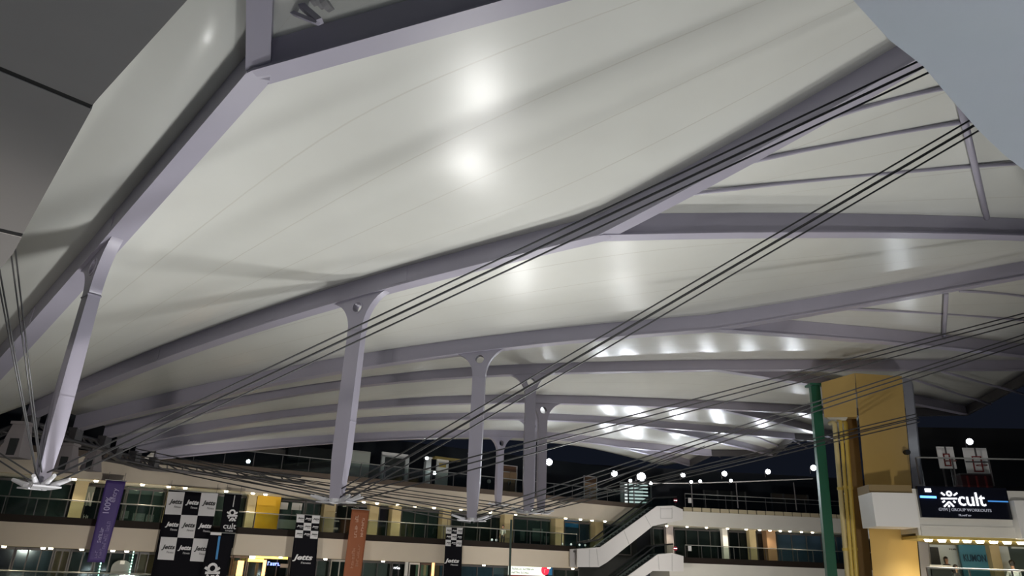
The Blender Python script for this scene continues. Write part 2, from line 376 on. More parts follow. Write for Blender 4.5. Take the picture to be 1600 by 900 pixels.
# membrane panels
def resample(pts, n):
    acc = [0]
    for a, c in zip(pts, pts[1:]): acc.append(acc[-1] + (c - a).length)
    out = []; j = 0
    for i in range(n + 1):
        s = acc[-1] * i / n
        while j < len(acc) - 2 and acc[j + 1] < s: j += 1
        f = (s - acc[j]) / max(1e-6, acc[j + 1] - acc[j]); out.append(pts[j].lerp(pts[j + 1], f))
    return out
def membrane(A, B, bulge, name='fabric_panel', nu=40, nv=16, hA=0.6, hB=0.6):
    if isinstance(A, tuple):      # beam part and branch part are matched fork to fork
        n1 = int(nu * .62); A = resample(A[0], n1) + resample(A[1], nu - n1)[1:]; B = resample(B[0], n1) + resample(B[1], nu - n1)[1:]
    else: A = resample(A, nu); B = resample(B, nu)
    G = [[(A[i] + Vector((0, 0, hA))).lerp(B[i] + Vector((0, 0, hB)), j / nv) for j in range(nv + 1)] for i in range(nu + 1)]
    for it in range(120):         # relax towards a taut minimal surface
        for i in range(1, nu):
            for j in range(1, nv): G[i][j] = (G[i - 1][j] + G[i + 1][j] + (G[i][j - 1] + G[i][j + 1])) * .25
    V = []; UVs = []
    for i in range(nu + 1):
        for j in range(nv + 1): V.append(G[i][j]); UVs.append((i / nu, j / nv))
    F = [(i * (nv + 1) + j, (i + 1) * (nv + 1) + j, (i + 1) * (nv + 1) + j + 1, i * (nv + 1) + j + 1) for i in range(nu) for j in range(nv)]
    me = bpy.data.meshes.new(name); base = WLOC[ceil.name]; me.from_pydata([tuple(p - base) for p in V], [], F)
    uvl = me.uv_layers.new(name='UVMap')
    for lp in me.loops: uvl.data[lp.index].uv = UVs[lp.vertex_index]
    for p in me.polygons: p.use_smooth = True
    o = put(name, me, M_FAB, ceil, base)
    md = o.modifiers.new('thickness', 'SOLIDIFY'); md.thickness = 0.03; md.offset = 1
    return o
for k in range(0, 6):
    a, c = BEAMS[k], BEAMS[k + 1]
    membrane((a['pts'], a['b2']), (c['pts'], c['b1']), 0.035, hA=a['h'] - .02, hB=c['h'] - .02)
for k in range(0, 7):
    a = BEAMS[k]; membrane(a['b1'], a['b2'], 0.03, nu=20, nv=10, hA=a['h'] - .02, hB=a['h'] - .02)
# the panel on the near side of the nearest beam, running out over the viewer
a = BEAMS[0]; A0 = a['pts'] + a['b1'][1:]
dm = Vector((0.36, -0.93, 0)); Bv = [HUB + dm * (9 + 26 * i / 20) for i in range(21)]; Bv = [Vector((p.x, p.y, 6.6 + 4.6 * i / 20)) for i, p in enumerate(Bv)]
membrane(Bv, A0, 0.02, hA=0.6, hB=a['h'] - .02)
# ... and the last strip behind the farthest beam down to the rim
a = BEAMS[6]; A6 = a['pts'] + a['b2'][1:]
membrane(A6, [p + Vector((-1.9, 2.6, -0.35)) for p in A6], 0.0, nu=30, nv=6, hA=a['h'] - .02, hB=0.6)

# rim tube that ties the outer branch ends
rim = thing('rim_beam', 'dark steel rim tying the outer ends of the far roof beams', 'beam', BEAMS[6]['b2'][-1])
rp = [a['pts'][9] + Vector((-1.9, 2.6, 0.1))] + [BEAMS[6]['b2'][-1]] + [BEAMS[6]['b1'][-1]]
for k in (5, 4, 3): rp += [BEAMS[k]['b2'][-1], BEAMS[k]['b1'][-1]]
rp += [BEAMS[2]['b2'][-1]]
rp = rp[1:]
for p, q in zip(rp, rp[1:]):
    b = MB(); d = (q - p); dd = d.normalized(); s = Vector((dd.y, -dd.x, 0)).normalized()
    b.box((p + q) / 2 + Vector((0, 0, 0.22)), d * 1.01, s * 0.22, (0, 0, 0.55)); b.build('rim_segment', M_DARKST, rim)

# thin ribs and props inside the forks
def fork_plane(k):
    a = BEAMS[k]; f, e1, e2 = a['pts'][-1], a['b1'][-1], a['b2'][-1]
    n = (e1 - f).cross(e2 - f).normalized(); return f + Vector((0, 0, a['h'] * 0.75)), n
RIBS = {1: [((1062, 305), (1640, 252)), ((1150, 258), (1580, 180)), ((1290, 187), (1520, 130))],
        2: [((1325, 483), (1640, 505)), ((1500, 455), (1640, 470))],
        4: [((1175, 680), (1232, 704)), ((1235, 686), (1262, 700))],
        5: [((1060, 700), (1097, 717)), ((1105, 704), (1127, 715))],
        3: [((1424, 592), (1548, 632)), ((1472, 581), (1600, 616))]}
for k, rl in RIBS.items():
    o, n = fork_plane(k)
    for i, (p, q) in enumerate(rl):
        if k <= 2: a3, c3 = PPL(*p, o, n), PPL(*q, o, n)
        else: a3, c3 = PZ(*p, 13.35), PZ(*q, 13.35)
        mid = (a3 + c3) / 2 + Vector((0, 0, 0.10 * (k <= 2)))
        b = MB(); r = 0.055 if k <= 2 else 0.07
        b.polytube([a3, a3.lerp(mid, .5) + Vector((0, 0, .02)), mid, mid.lerp(c3, .5) + Vector((0, 0, .02)), c3], r, 8)
        t = b.build('roof_rib', M_STEEL, base=a3, smooth=True)
        where = {1: 'under the membrane at upper right', 2: 'right of the short prop above the ochre column', 3: 'in the shade right of the ochre column', 4: 'near the green post', 5: 'near the far dark rim'}[k]
        tag(t, '%s thin curved steel rib %s' % (['lowest', 'middle', 'topmost'][i] if k == 1 else ['left', 'right'][i] if k > 2 else ['lower', 'upper'][i], where), 'rib', 'thin ribs between the roof beams')
for k, p, q, lab in ((1, (1500, 160), (1541, 336), 'long slanting steel prop crossing the thin ribs at upper right'), (2, (1478, 456), (1474, 528), 'short upright steel prop above the ochre column')):
    o, n = fork_plane(k); a3, c3 = PPL(*p, o, n) - Vector((0, 0, .1)), PPL(*q, o, n) - Vector((0, 0, .1))
    b = MB(); b.tube(a3, c3, 0.085, 10); tag(b.build('roof_prop', M_STEEL, base=a3, smooth=True), lab, 'prop')
# bracket with ribbed duct at the very top left fork
a = BEAMS[0]; f = a['pts'][-1]
t = thing('duct_bracket', 'ribbed grey duct end on a steel bracket at the top edge beside the overhead beam', 'duct', P(470, 10, 9.3))
c = WLOC[t.name]
b = MB(); b.tube(P(445, -14, 9.6), P(500, 34, 9.0), 0.07, 4); b.build('bracket_arm', M_STEEL, t)
b = MB(); b.tube(P(437, 12, 9.6), P(497, 36, 9.0), 0.045, 4); b.build('bracket_brace', M_STEEL, t)
for i in range(6):
    p = P(462 + i * 9, -10 + i * 3, 9.3); b = MB(); b.tube(p, p + Vector((0.10, -0.05, 0.03)), 0.17, 14); b.build('duct_ring', M_GREY, t, smooth=False)

# masts
MN = ['slim leaning mast at far left hanging from the overhead beam', 'tall mast with broad curved head, pierced by a round hole, left of centre',
      'second tall mast, broad and bright, just left of the cluster of thin masts', 'thin mast with round hole, left one of the close pair',
      'thin tapering mast, right one of the close pair', 'mast almost hidden behind the left one of the close pair', 'smallest farthest mast in front of the upper gallery']
FEET = {}
for k, a in BEAMS.items():
    m2, d, zf = a['m'], a['d'], a['zf']; zt = zf(0); zb = a['foot'].z
    wn, R, wb = (0.20, 0.75, 0.15) if k == 0 else (0.25, 0.80, 0.17) if k < 3 else (0.25, 0.95, 0.17)
    if k > 2: zn = zt - R - 0.15
    else: zn = zt - R - 0.25
    t = thing('flying_mast', MN[k], 'mast', (m2.x, m2.y, zb), 'masts hanging under the roof beams')
    out = []
    ct = lambda s: zf(s * 1.0)
    for i in range(11):                      # right fillet, from neck up to the beam
        th = math.pi * 0.5 * i / 10; out.append((wn + R * 1.35 * (1 - math.cos(th)), zn + (ct(wn + R * 1.35) + .02 - zn) * math.sin(th)))
    for i in range(11):
        th = math.pi * 0.5 * (10 - i) / 10; out.append((-wn - R * (1 - math.cos(th)), zn + (ct(-wn - R) + .02 - zn) * math.sin(th)))
    hz = zt - 0.34 if k < 3 else zt - 0.42; hr = 0.16 if k < 2 else 0.17 if k == 2 else 0.20
    hole = [(hr * math.cos(2 * math.pi * i / 20), hz + hr * math.sin(2 * math.pi * i / 20)) for i in range(20)]
    hole.reverse()
    th_ = 0.24
    me = curve_mesh('mast_head', [out, hole], th_ / 2)
    mm = Matrix((Vector((d.x, d.y, 0)), Vector((0, 0, 1)), Vector((d.y, -d.x, 0)))).transposed().to_4x4()
    me.transform(mm); o = put('mast_head', me, M_STEEL, t, (m2.x, m2.y, 0))
    me.transform(Matrix.Translation((0, 0, 0)))
    # collar around the hole
    s = Vector((d.y, -d.x, 0))
    b = MB(); secs = []
    cen = m2 + Vector((0, 0, hz))
    N = 20
    for i in range(N):
        th = 2 * math.pi * i / N; rr = d * math.cos(th) + Vector((0, 0, math.sin(th)))
        for (r1, w1) in ((hr, -th_ / 2 - .02), (hr + .04, -th_ / 2 - .02), (hr + .04, th_ / 2 + .02), (hr, th_ / 2 + .02)): b.v.append(cen + rr * r1 + s * w1)
    for i in range(N):
        for j in range(4): b.f.append((i * 4 + j, i * 4 + (j + 1) % 4, ((i + 1) % N) * 4 + (j + 1) % 4, ((i + 1) % N) * 4 + j))
    b.build('hole_collar', M_STEEL, o)
    b = MB(); secs = []
    for (z, hw, hd) in ((zn, wn, th_ / 2), (zb + (zn - zb) * .6, wn * 1.0, th_ / 2 + .02), (zb + (zn - zb) * .25, (wn + wb) / 2 + .03, th_ / 2 + .02), (zb + .12, wb, th_ / 2 - .02)):
        c = m2 + Vector((0, 0, z)); secs.append([c - d * hw - s * hd, c + d * hw - s * hd, c + d * hw + s * hd, c - d * hw + s * hd])
    b.sweep(None, secs); b.build('mast_shaft', M_STEEL, t)
    for zz in (zn, zb + (zn - zb) * .45):
        b = MB(); b.box(m2 + Vector((0, 0, zz)), d * (wn * 2 + .03), s * (th_ + .03), (0, 0, 0.03)); b.build('weld_collar', M_STEEL, t)
    # foot: clamp plates and cable sockets
    fz = Vector((m2.x, m2.y, zb)); FEET[k] = fz
    b = MB(); b.tube(fz + Vector((0, 0, .02)), fz + Vector((0, 0, .13)), 0.20, 14, 0.17); cp_ = b.build('clamp_hub', M_CLAMP, t, base=fz)
    for sg in (-1, 1):
        b = MB(); b.hexa([fz + d * (.06 * sg) - s * .16, fz + d * (.50 * sg) - s * .24 + Vector((0, 0, .02)), fz + d * (.50 * sg) + s * .24 + Vector((0, 0, .02)), fz + d * (.06 * sg) + s * .16], [fz + d * (.06 * sg) - s * .16 + Vector((0, 0, .04)), fz + d * (.50 * sg) - s * .24 + Vector((0, 0, .05)), fz + d * (.50 * sg) + s * .24 + Vector((0, 0, .05)), fz + d * (.06 * sg) + s * .16 + Vector((0, 0, .04))]); b.build('wing_plate', M_CLAMP, t)
        for j in (-1, 0, 1):
            e = (d * sg + s * (.45 * j) + Vector((0, 0, .30))).normalized()
            p = fz + d * (0.26 * sg) + s * (0.13 * j) + Vector((0, 0, 0.07)); q = p + e * (.44 if j else .52)
            b = MB(); b.tube(p, q, 0.06, 10, 0.035); b.build('cable_socket', M_CLAMP, cp_)
            b = MB(); b.tube(p - s * .08, p + s * .08, 0.03, 8); b.build('pin', M_CLAMP, cp_)

# stay cables
def bundle(a, c, n, spread_a, spread_c, r, label, group, gap=None):
    d = (c - a).normalized(); s = d.cross(Vector((0, 0, 1))).normalized(); u = s.cross(d)
    offs = {4: [(.2, .8), (-.25, .22), (.25, -.15), (-.2, -.75)], 3: [(0, .8), (-.2, .1), (0, -.8)], 2: [(0, .5), (0, -.5)]}[n]
    for (ox, oy), wh in zip(offs, {4: ('topmost', 'second', 'third', 'lowest'), 3: ('topmost', 'middle', 'lowest'), 2: ('upper', 'lower')}[n]):
        p, q = a + (s * ox + u * oy) * spread_a, c + (s * ox + u * oy) * spread_c
        b = MB(); b.tube(p, q, r, 7)
        tag(b.build('stay_cable', M_CABLE, base=p, smooth=True), wh + ' ' + label, 'cable', group)
F0, F1, F2, F3, F4, F5, F6 = [FEET[k] + Vector((0, 0, .12)) for k in range(7)]
bundle(F0, P(1470, 92, 8.3), 4, 0.16, 0.14, 0.016, 'long dark cable in the bundle rising from far left mast foot to upper right', 'long upper cable bundle')
bundle(F1, P(1545, 183, 11.0), 4, 0.22, 0.16, 0.018, 'dark cable in the bundle rising from broad-headed mast to upper right corner', 'second cable bundle')
bundle(F1, P(1640, 486, 20.0), 3, 0.22, 0.16, 0.02, 'dark cable from broad-headed mast foot to the right edge', 'third cable bundle')
bundle(F2, P(1640, 517, 22.0), 3, 0.22, 0.17, 0.022, 'dark cable from bright second mast foot crossing the ochre column top', 'fourth cable bundle')
bundle(F3, P(1435, 653, 30.5), 4, 0.22, 0.22, 0.024, 'dark cable from the close pair of masts crossing the ochre column middle', 'fifth cable bundle')
bundle(F4, P(1100, 694, 46.0), 2, 0.25, 0.25, 0.026, 'dark cable from the right thin mast running to the far roof edge', 'sixth cable bundle')
bundle(F1, P(205, 712, 33.0), 4, 0.22, 0.42, 0.022, 'dark cable running left from broad-headed mast foot to the ring truss', 'left cables of the broad-headed mast')
bundle(F2, P(300, 728, 36.0), 4, 0.22, 0.40, 0.022, 'dark cable running left from bright second mast foot', 'left cables of the bright second mast')
bundle(F3, P(420, 745, 41.0), 4, 0.25, 0.40, 0.024, 'dark cable running left from the close pair of masts', 'left cables of the close pair')
bundle(F0, P(2, 372, 10.2), 4, 0.13, 0.5, 0.013, 'dark cable rising steeply from far left mast foot past the grey soffit', 'steep cables at far left')
bundle(F0, P(-30, 695, 15.0), 2, 0.12, 0.12, 0.016, 'short dark cable leaving far left mast foot through the left edge', 'short cables at far left')

# ring truss at the inner beam ends
t = thing('ring_truss', 'dark steel ring truss where the inner beam ends meet at left', 'truss', BEAMS[1]['pts'][0])
rg = [BEAMS[k]['pts'][0] + Vector((-.1, 0, 0)) for k in range(7)] + [P(330, 728, 41), P(470, 742, 46)]
for off in ((0, 0, -0.12), (-0.35, 0, -0.45), (0.30, 0, -0.45)):
    b = MB(); b.polytube([p + Vector(off) for p in rg], 0.085, 8); b.build('chord', M_DARKST, t, smooth=True)
for p, q in zip(rg, rg[1:]):
    for i in range(4):
        u, v = p.lerp(q, i / 4), p.lerp(q, (i + .5) / 4)
        b = MB(); b.tube(u + Vector((0, 0, -.12)), v + Vector((-.35, 0, -.45)), 0.04, 6); b.build('lacing_bar', M_DARKST, t)
        b = MB(); b.tube(u + Vector((0, 0, -.12)), v + Vector((.30, 0, -.45)), 0.04, 6); b.build('lacing_bar', M_DARKST, t)
for k in range(1, 7):
    p = BEAMS[k]['pts'][0]; b = MB(); b.box(p + Vector((.05, 0, -.15)), (0.35, 0, 0), (0, 0.5, 0), (0, 0, 0.5)); b.build('bearing_block', M_DARKST, t)
# ================================================================ GALLERIES
class Fac:
    def __init__(s, p0, p1):
        s.p0 = Vector((p0[0], p0[1], 0)); s.d = (Vector((p1[0], p1[1], 0)) - s.p0).normalized(); s.n = Vector((s.d.y, -s.d.x, 0)); s.ang = math.atan2(s.d.y, s.d.x)
    def pt(s, u, off, z): return s.p0 + s.d * u - s.n * off + Vector((0, 0, z))
    def uz(s, x, y, off=0.0):
        q = PPL(x, y, s.p0 - s.n * off, s.n); return (q - s.p0).dot(s.d), q.z
    def rect(s, x0, y0, x1, y1, off):
        xm, ym = (x0 + x1) / 2, (y0 + y1) / 2
        return s.uz(x0, ym, off)[0], s.uz(x1, ym, off)[0], s.uz(xm, y1, off)[1], s.uz(xm, y0, off)[1]
    def box(s, name, u0, u1, z0, z1, off, th, material, parent=None, base=None):
        b = MB(); b.box(s.pt((u0 + u1) / 2, off + th / 2, (z0 + z1) / 2), s.d * (u1 - u0), s.n * th, (0, 0, z1 - z0))
        return b.build(name, material, parent, base if base is not None or parent else s.pt((u0 + u1) / 2, off + th / 2, z0))
    def pbox(s, name, r, off, th, material, parent=None): return s.box(name, *s.rect(*r, off), off, th, material, parent)
FL = Fac((-28, 43.5), (6.3, 63.5))
FR = Fac((10, 67.5), (30, 70.0))
UL0 = -9.0
uL1 = FL.uz(903, 870)[0]; uL2 = FL.uz(1000, 800)[0] + 1.5
# slabs: cream fascia, dark kerb, soffit
def slab(fac, name, u0, u1, zb, zt, depth, label, face, kerb=0.42, kerbmat=None):
    t = thing(name, label, 'gallery', fac.pt(u0, 0, zb), kind='structure')
    fac.box('fascia', u0, u1, zb, zt, 0, 0.25, face, t)
    fac.box('slab', u0, u1, zb, zt - 0.05, 0.25, depth, M_WHITEP, t)
    if kerb: fac.box('kerb', u0, u1, zt, zt + kerb, 0.02, 0.22, kerbmat or M_KICK, t)
    fac.box('edge_trim', u0, u1, zb - 0.02, zb, 0.10, 0.10, M_BEIGE, t)
    return t
slab(FL, 'lower_gallery', UL0, uL1, 2.7, 4.0, 5.5, 'lower gallery slab with long cream fascia on the left side', M_CREAM)
slab(FL, 'upper_gallery', UL0, uL2, 6.7, 8.0, 5.5, 'upper gallery slab with cream fascia on the left side', M_CREAM, 0.38, mat('brown parapet tile', (0.10, 0.075, 0.058), 0.6))
uR0 = FR.uz(1042, 800)[0]; uR1 = 27.0
slab(FR, 'far_upper_gallery', uR0, uR1, 6.7, 8.0, 5.5, 'far upper gallery slab with pale fascia beside the escalator head', M_WHITEP, 0.0)
slab(FR, 'far_lower_gallery', uR0, uR1, 2.15, 3.5, 5.5, 'far lower gallery slab with pale fascia at the bottom edge', M_WHITEP, 0.5, M_KICK)
b = MB()
FL.box('gallery_floor', UL0, uL1, -0.02, 0.25, 0, 6.0, M_FLOOR)
bpy.data.objects['gallery_floor']['kind'] = 'structure'; bpy.data.objects['gallery_floor']['label'] = 'ground gallery floor strip below the shops'
# cream tiles of the far upper parapet
t = thing('parapet', 'row of cream parapet tiles along the far upper gallery edge', 'parapet', FR.pt(uR0 + 2, 0, 8), kind='structure')
uu = FR.uz(1068, 797)[0]; tile = boxmesh('parapet_tile', 0.80, 0.12, 0.36, 0.01); k = 0
M_TILE = mat('cream parapet tile', (0.50, 0.44, 0.30), 0.6)
while uu + 0.9 * k < uR1 - .5:
    put('parapet_tile', tile, M_TILE, t, FR.pt(uu + 0.9 * k + .45, 0.1, 8.19), (0, 0, FR.ang)); k += 1
FR.box('parapet_core', uu - .3, uR1, 8.0, 8.36, 0.2, 0.1, M_KICK, t)

# balustrades
def balustrade(fac, u0, u1, z0, z1, off, label, step=1.6, posts=True, glass=True, rail2=None, gmat=None):
    t = thing('balustrade', label, 'railing', fac.pt(u0, off, z0)); n = max(1, round((u1 - u0) / step)); st = (u1 - u0) / n
    b = MB(); b.tube(fac.pt(u0, off, z1), fac.pt(u1, off, z1), 0.035, 8); b.build('handrail', M_RAIL, t, smooth=True)
    if rail2:
        b = MB(); b.tube(fac.pt(u0, off, rail2), fac.pt(u1, off, rail2), 0.02, 8); b.build('middle_rail', M_RAIL, t, smooth=True)
    gm = boxmesh('glass_panel', st - 0.05, 0.02, z1 - z0 - 0.06); pm = boxmesh('post', 0.05, 0.06, z1 - z0)
    for i in range(n):
        if glass: put('glass_panel', gm, gmat or M_GLASS, t, fac.pt(u0 + st * (i + .5), off, (z0 + z1) / 2 - .03), (0, 0, fac.ang))
    for i in range(n + 1):
        if posts: put('post', pm, M_DARKST, t, fac.pt(u0 + st * i, off + .03, (z0 + z1) / 2), (0, 0, fac.ang))
balustrade(FL, UL0, uL1, 4.42, 5.40, 0.12, 'glass balustrade with steel handrail along the left lower gallery')
balustrade(FL, FL.uz(200, 715)[0], uL2 - 3.2, 8.38, 9.40, 0.12, 'dark glass balustrade along the left upper gallery', 1.9)
balustrade(FL, UL0, FL.uz(650, 890)[0], 0.25, 1.38, 0.12, 'glass balustrade at the bottom edge along the left ground shops')
balustrade(FR, FR.uz(1072, 790)[0], uR1, 8.36, 9.60, 0.15, 'thin railing along the far upper gallery beside the escalator head', 2.0, rail2=9.2)
balustrade(FR, FR.uz(1072, 860)[0], uR1, 4.0, 5.05, 0.15, 'glass balustrade along the far lower gallery', 1.6)

# back walls (setting)
def wall(fac, name, u0, u1, z0, z1, off, material, label):
    o = fac.box(name, u0, u1, z0, z1, off, 0.3, material); tag(o, label, 'wall', kind='structure'); return o
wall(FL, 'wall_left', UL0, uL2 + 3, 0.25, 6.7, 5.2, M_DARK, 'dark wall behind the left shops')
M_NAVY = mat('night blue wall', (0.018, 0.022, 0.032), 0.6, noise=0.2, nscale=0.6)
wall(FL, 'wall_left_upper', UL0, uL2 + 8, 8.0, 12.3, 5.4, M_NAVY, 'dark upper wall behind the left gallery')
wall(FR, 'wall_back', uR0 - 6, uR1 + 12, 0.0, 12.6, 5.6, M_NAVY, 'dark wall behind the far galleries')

# recessed downlights
dl = cylmesh('lens', 0.10, 0.09, 12, 0.13); dr = cylmesh('trim_ring', 0.15, 0.02, 12)
ONTH = ['first', 'second', 'third', 'fourth', 'fifth', 'sixth', 'seventh', 'eighth', 'ninth', 'tenth', 'eleventh', 'twelfth', 'thirteenth']
def downlights(fac, us, z, off, label, group, power=SHOP_W, every=3, col=(1.0, 0.86, 0.62), big=1.0):
    for i, u in enumerate(us):
        p = fac.pt(u, off, z)
        t = thing('recessed_downlight', ONTH[i] + ' from left ' + label, 'downlight', p, group)
        put('trim_ring', dr, M_WHITE, t, p + Vector((0, 0, -.005)), None, (big, big, 1)); put('lens', dl, M_LAMPW, t, p + Vector((0, 0, -.06)), None, (big, big, 1))
        if i % every == 0: lamp('light_source', 'SPOT', p + Vector((0, 0, -.14)), power, col, t, spot_size=2.5, spot_blend=0.7, shadow_soft_size=0.12)
def urow(fac, xs, y, off): return [fac.uz(x, y, off)[0] for x in xs]
downlights(FL, urow(FL, (112, 147, 221, 263, 289, 354, 396, 416), 765, .45), 6.70, .45, 'small recessed downlight above the left shops around the banners', 'downlights above the left lower gallery', SHOP_W * 1.3, 2)
downlights(FL, urow(FL, (567, 588, 620, 648, 678, 720, 766, 806, 884, 907, 925, 945), 798, .45), 6.70, .45, 'small recessed downlight above the middle shops of the lower gallery', 'downlights above the middle lower gallery', SHOP_W * 1.3, 3)
downlights(FL, urow(FL, (4, 66, 78, 127, 176, 198, 262, 440, 510, 600, 757, 858, 895), 862, .45), 2.70, .45, 'small recessed downlight above the ground shops at the bottom edge', 'downlights above the ground shops', SHOP_W, 3)
downlights(FR, urow(FR, (1042, 1074, 1104, 1137, 1166, 1187, 1203, 1219, 1234, 1252, 1269), 828, .45), 6.70, .45, 'small recessed downlight under the far upper gallery', 'downlights under the far upper gallery', SHOP_W, 3)

# columns between the shops
def column(fac, x0, x1, z0, z1, y, off, label, material, group='square columns of the galleries'):
    u0, u1 = fac.uz(x0, y, off)[0], fac.uz(x1, y, off)[0]
    t = thing('gallery_column', label, 'column', fac.pt((u0 + u1) / 2, off, z0), group); h = z1 - z0
    fac.box('shaft', u0, u1, z0 + .15, z1 - .12, off, u1 - u0, material, t)
    fac.box('base', u0 - .05, u1 + .05, z0, z0 + .15, off - .05, u1 - u0 + .1, M_KICK, t)
    fac.box('capital', u0 - .05, u1 + .05, z1 - .12, z1, off - .05, u1 - u0 + .1, material, t)
for x0, x1, lab in ((107, 128, 'beige column left of the purple banner'), (256, 265, 'thin beige column left of the big checkered banner'), (385, 398, 'beige column left of the bright yellow wall'),
                    (506, 524, 'beige column right of the small checkered banner'), (578, 592, 'beige column just right of the orange banner'), (613, 627, 'second beige column right of the orange banner'),
                    (692, 705, 'beige column behind the bright second mast foot'), (789, 802, 'beige column beside the standing person'), (868, 881, 'beige column right of the close pair of masts'), (930, 942, 'warmly lit beige column left of the escalator')):
    column(FL, x0, x1, 4.0, 6.75, 800, 1.9, lab, M_BEIGE)
for x0, x1, lab, mm in ((1130, 1138, 'white column under the far upper gallery', M_WHITE), (1172, 1182, 'golden column under the far upper gallery', M_BEIGE), (1199, 1213, 'brown column beside the blue shop window', M_BROWN), (1042, 1053, 'dull column right under the escalator head', M_MAUVE)):
    column(FR, x0, x1, 3.5, 6.75, 850, 1.4, lab, mm)

# shop fronts
def shop(fac, x0, x1, z0, z1, y, off, label, material, mull=1, frame=None, group=None, glass=True, depth=0.8, lit=None):
    u0, u1 = fac.uz(x0, y, off)[0], fac.uz(x1, y, off)[0]
    t = thing('shop_front', label, 'shop front', fac.pt((u0 + u1) / 2, off, z0), group); fm = frame or M_DARKST
    fac.box('back_panel', u0, u1, z0, z1, off + depth, 0.08, material, t)
    fac.box('sill', u0, u1, z0, z0 + .10, off, .12, fm, t); fac.box('lintel', u0, u1, z1 - .14, z1, off, .12, fm, t)
    for i in range(mull + 2):
        u = u0 + (u1 - u0) * i / (mull + 1); u = min(max(u, u0 + .04), u1 - .04); fac.box('mullion', u - .035, u + .035, z0 + .1, z1 - .14, off, .10, fm, t)
    if glass:
        for i in range(mull + 1):
            a, c = u0 + (u1 - u0) * i / (mull + 1) + .04, u0 + (u1 - u0) * (i + 1) / (mull + 1) - .04
            fac.box('window_pane', a, c, z0 + .1, z1 - .14, off + .04, .02, M_SGLASS, t)
    return t
Y1 = 795
M_PURPD = mat('dark purple interior', (0.035, 0.015, 0.05), 0.5); M_GRN = mat('pale green interior', (0.30, 0.46, 0.34), 0.6); M_BLUEI = mat('blue grey interior', (0.055, 0.095, 0.15), 0.5, noise=.3, nscale=1.5)
M_GREYI = mat('grey interior', (0.20, 0.21, 0.21), 0.5, noise=.2, nscale=1); M_PALEI = mat('pale grey green interior', (0.30, 0.35, 0.33), 0.5, noise=.2, nscale=1)
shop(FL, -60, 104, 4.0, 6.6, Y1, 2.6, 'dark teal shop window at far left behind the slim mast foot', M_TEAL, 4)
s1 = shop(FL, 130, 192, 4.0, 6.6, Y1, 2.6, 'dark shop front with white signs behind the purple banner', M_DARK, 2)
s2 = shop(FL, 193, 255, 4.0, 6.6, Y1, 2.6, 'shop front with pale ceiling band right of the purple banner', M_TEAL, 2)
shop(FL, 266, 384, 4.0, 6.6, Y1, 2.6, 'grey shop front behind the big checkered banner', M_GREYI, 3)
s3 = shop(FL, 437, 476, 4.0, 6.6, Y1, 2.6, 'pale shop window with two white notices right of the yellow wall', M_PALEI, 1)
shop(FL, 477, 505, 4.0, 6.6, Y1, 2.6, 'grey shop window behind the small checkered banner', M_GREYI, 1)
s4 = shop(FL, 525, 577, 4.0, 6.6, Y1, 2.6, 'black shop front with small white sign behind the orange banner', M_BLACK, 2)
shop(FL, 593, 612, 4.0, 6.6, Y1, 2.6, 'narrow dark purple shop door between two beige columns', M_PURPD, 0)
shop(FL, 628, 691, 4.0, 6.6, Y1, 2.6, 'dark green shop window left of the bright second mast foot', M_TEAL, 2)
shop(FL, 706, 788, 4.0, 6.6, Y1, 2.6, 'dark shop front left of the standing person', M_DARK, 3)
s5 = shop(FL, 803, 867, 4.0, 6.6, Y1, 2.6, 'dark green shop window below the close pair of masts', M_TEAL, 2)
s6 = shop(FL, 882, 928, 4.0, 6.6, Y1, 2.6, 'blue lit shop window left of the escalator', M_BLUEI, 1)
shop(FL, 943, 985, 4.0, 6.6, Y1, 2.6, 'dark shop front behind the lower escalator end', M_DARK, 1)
# yellow wall
o = FL.box('shop_partition', FL.uz(400, Y1, 2.2)[0], FL.uz(437, Y1, 2.2)[0], 4.0, 6.7, 2.2, .3, M_YWALL); tag(o, 'bright yellow wall of a shop on the left lower gallery', 'wall')
# pieces in the shops
def flat(fac, name, r, off, material, parent, th=.03): return fac.pbox(name, r, off, th, material, parent)
for r in ((438, 785, 450, 796), (456, 786, 472, 797)): flat(FL, 'notice', r, 2.55, M_PRW, s3)
flat(FL, 'frosted_band', (434, 812, 463, 826), 2.55, mat('frosted film', (0.42, 0.52, 0.48), 0.6), s3)
flat(FL, 'ceiling_band', (198, 760, 255, 773), 3.1, M_PALEI, s2)
for r in ((190, 798, 201, 810), (207, 802, 226, 814), (228, 804, 240, 815)): flat(FL, 'display_box', r, 3.0, M_GREY, s2)
def ftext(fac, s, x, y, wpx, hpx, off, material, parent, rot=False, bold=0.0, shear=0.0, ext=.01):
    u0, z0 = fac.uz(x - wpx / 2, y, off); u1, _ = fac.uz(x + wpx / 2, y, off); u, z = fac.uz(x, y, off); zt = fac.uz(x, y - hpx / 2, off)[1]; zb = fac.uz(x, y + hpx / 2, off)[1]
    c = fac.pt(u, off, z)
    if rot: return lettering(s, c, (0, 0, 1), -fac.d, zt - zb, abs(u1 - u0), material, parent, ext, bold, shear)
    return lettering(s, c, fac.d, (0, 0, 1), abs(u1 - u0), zt - zb, material, parent, ext, bold, shear)
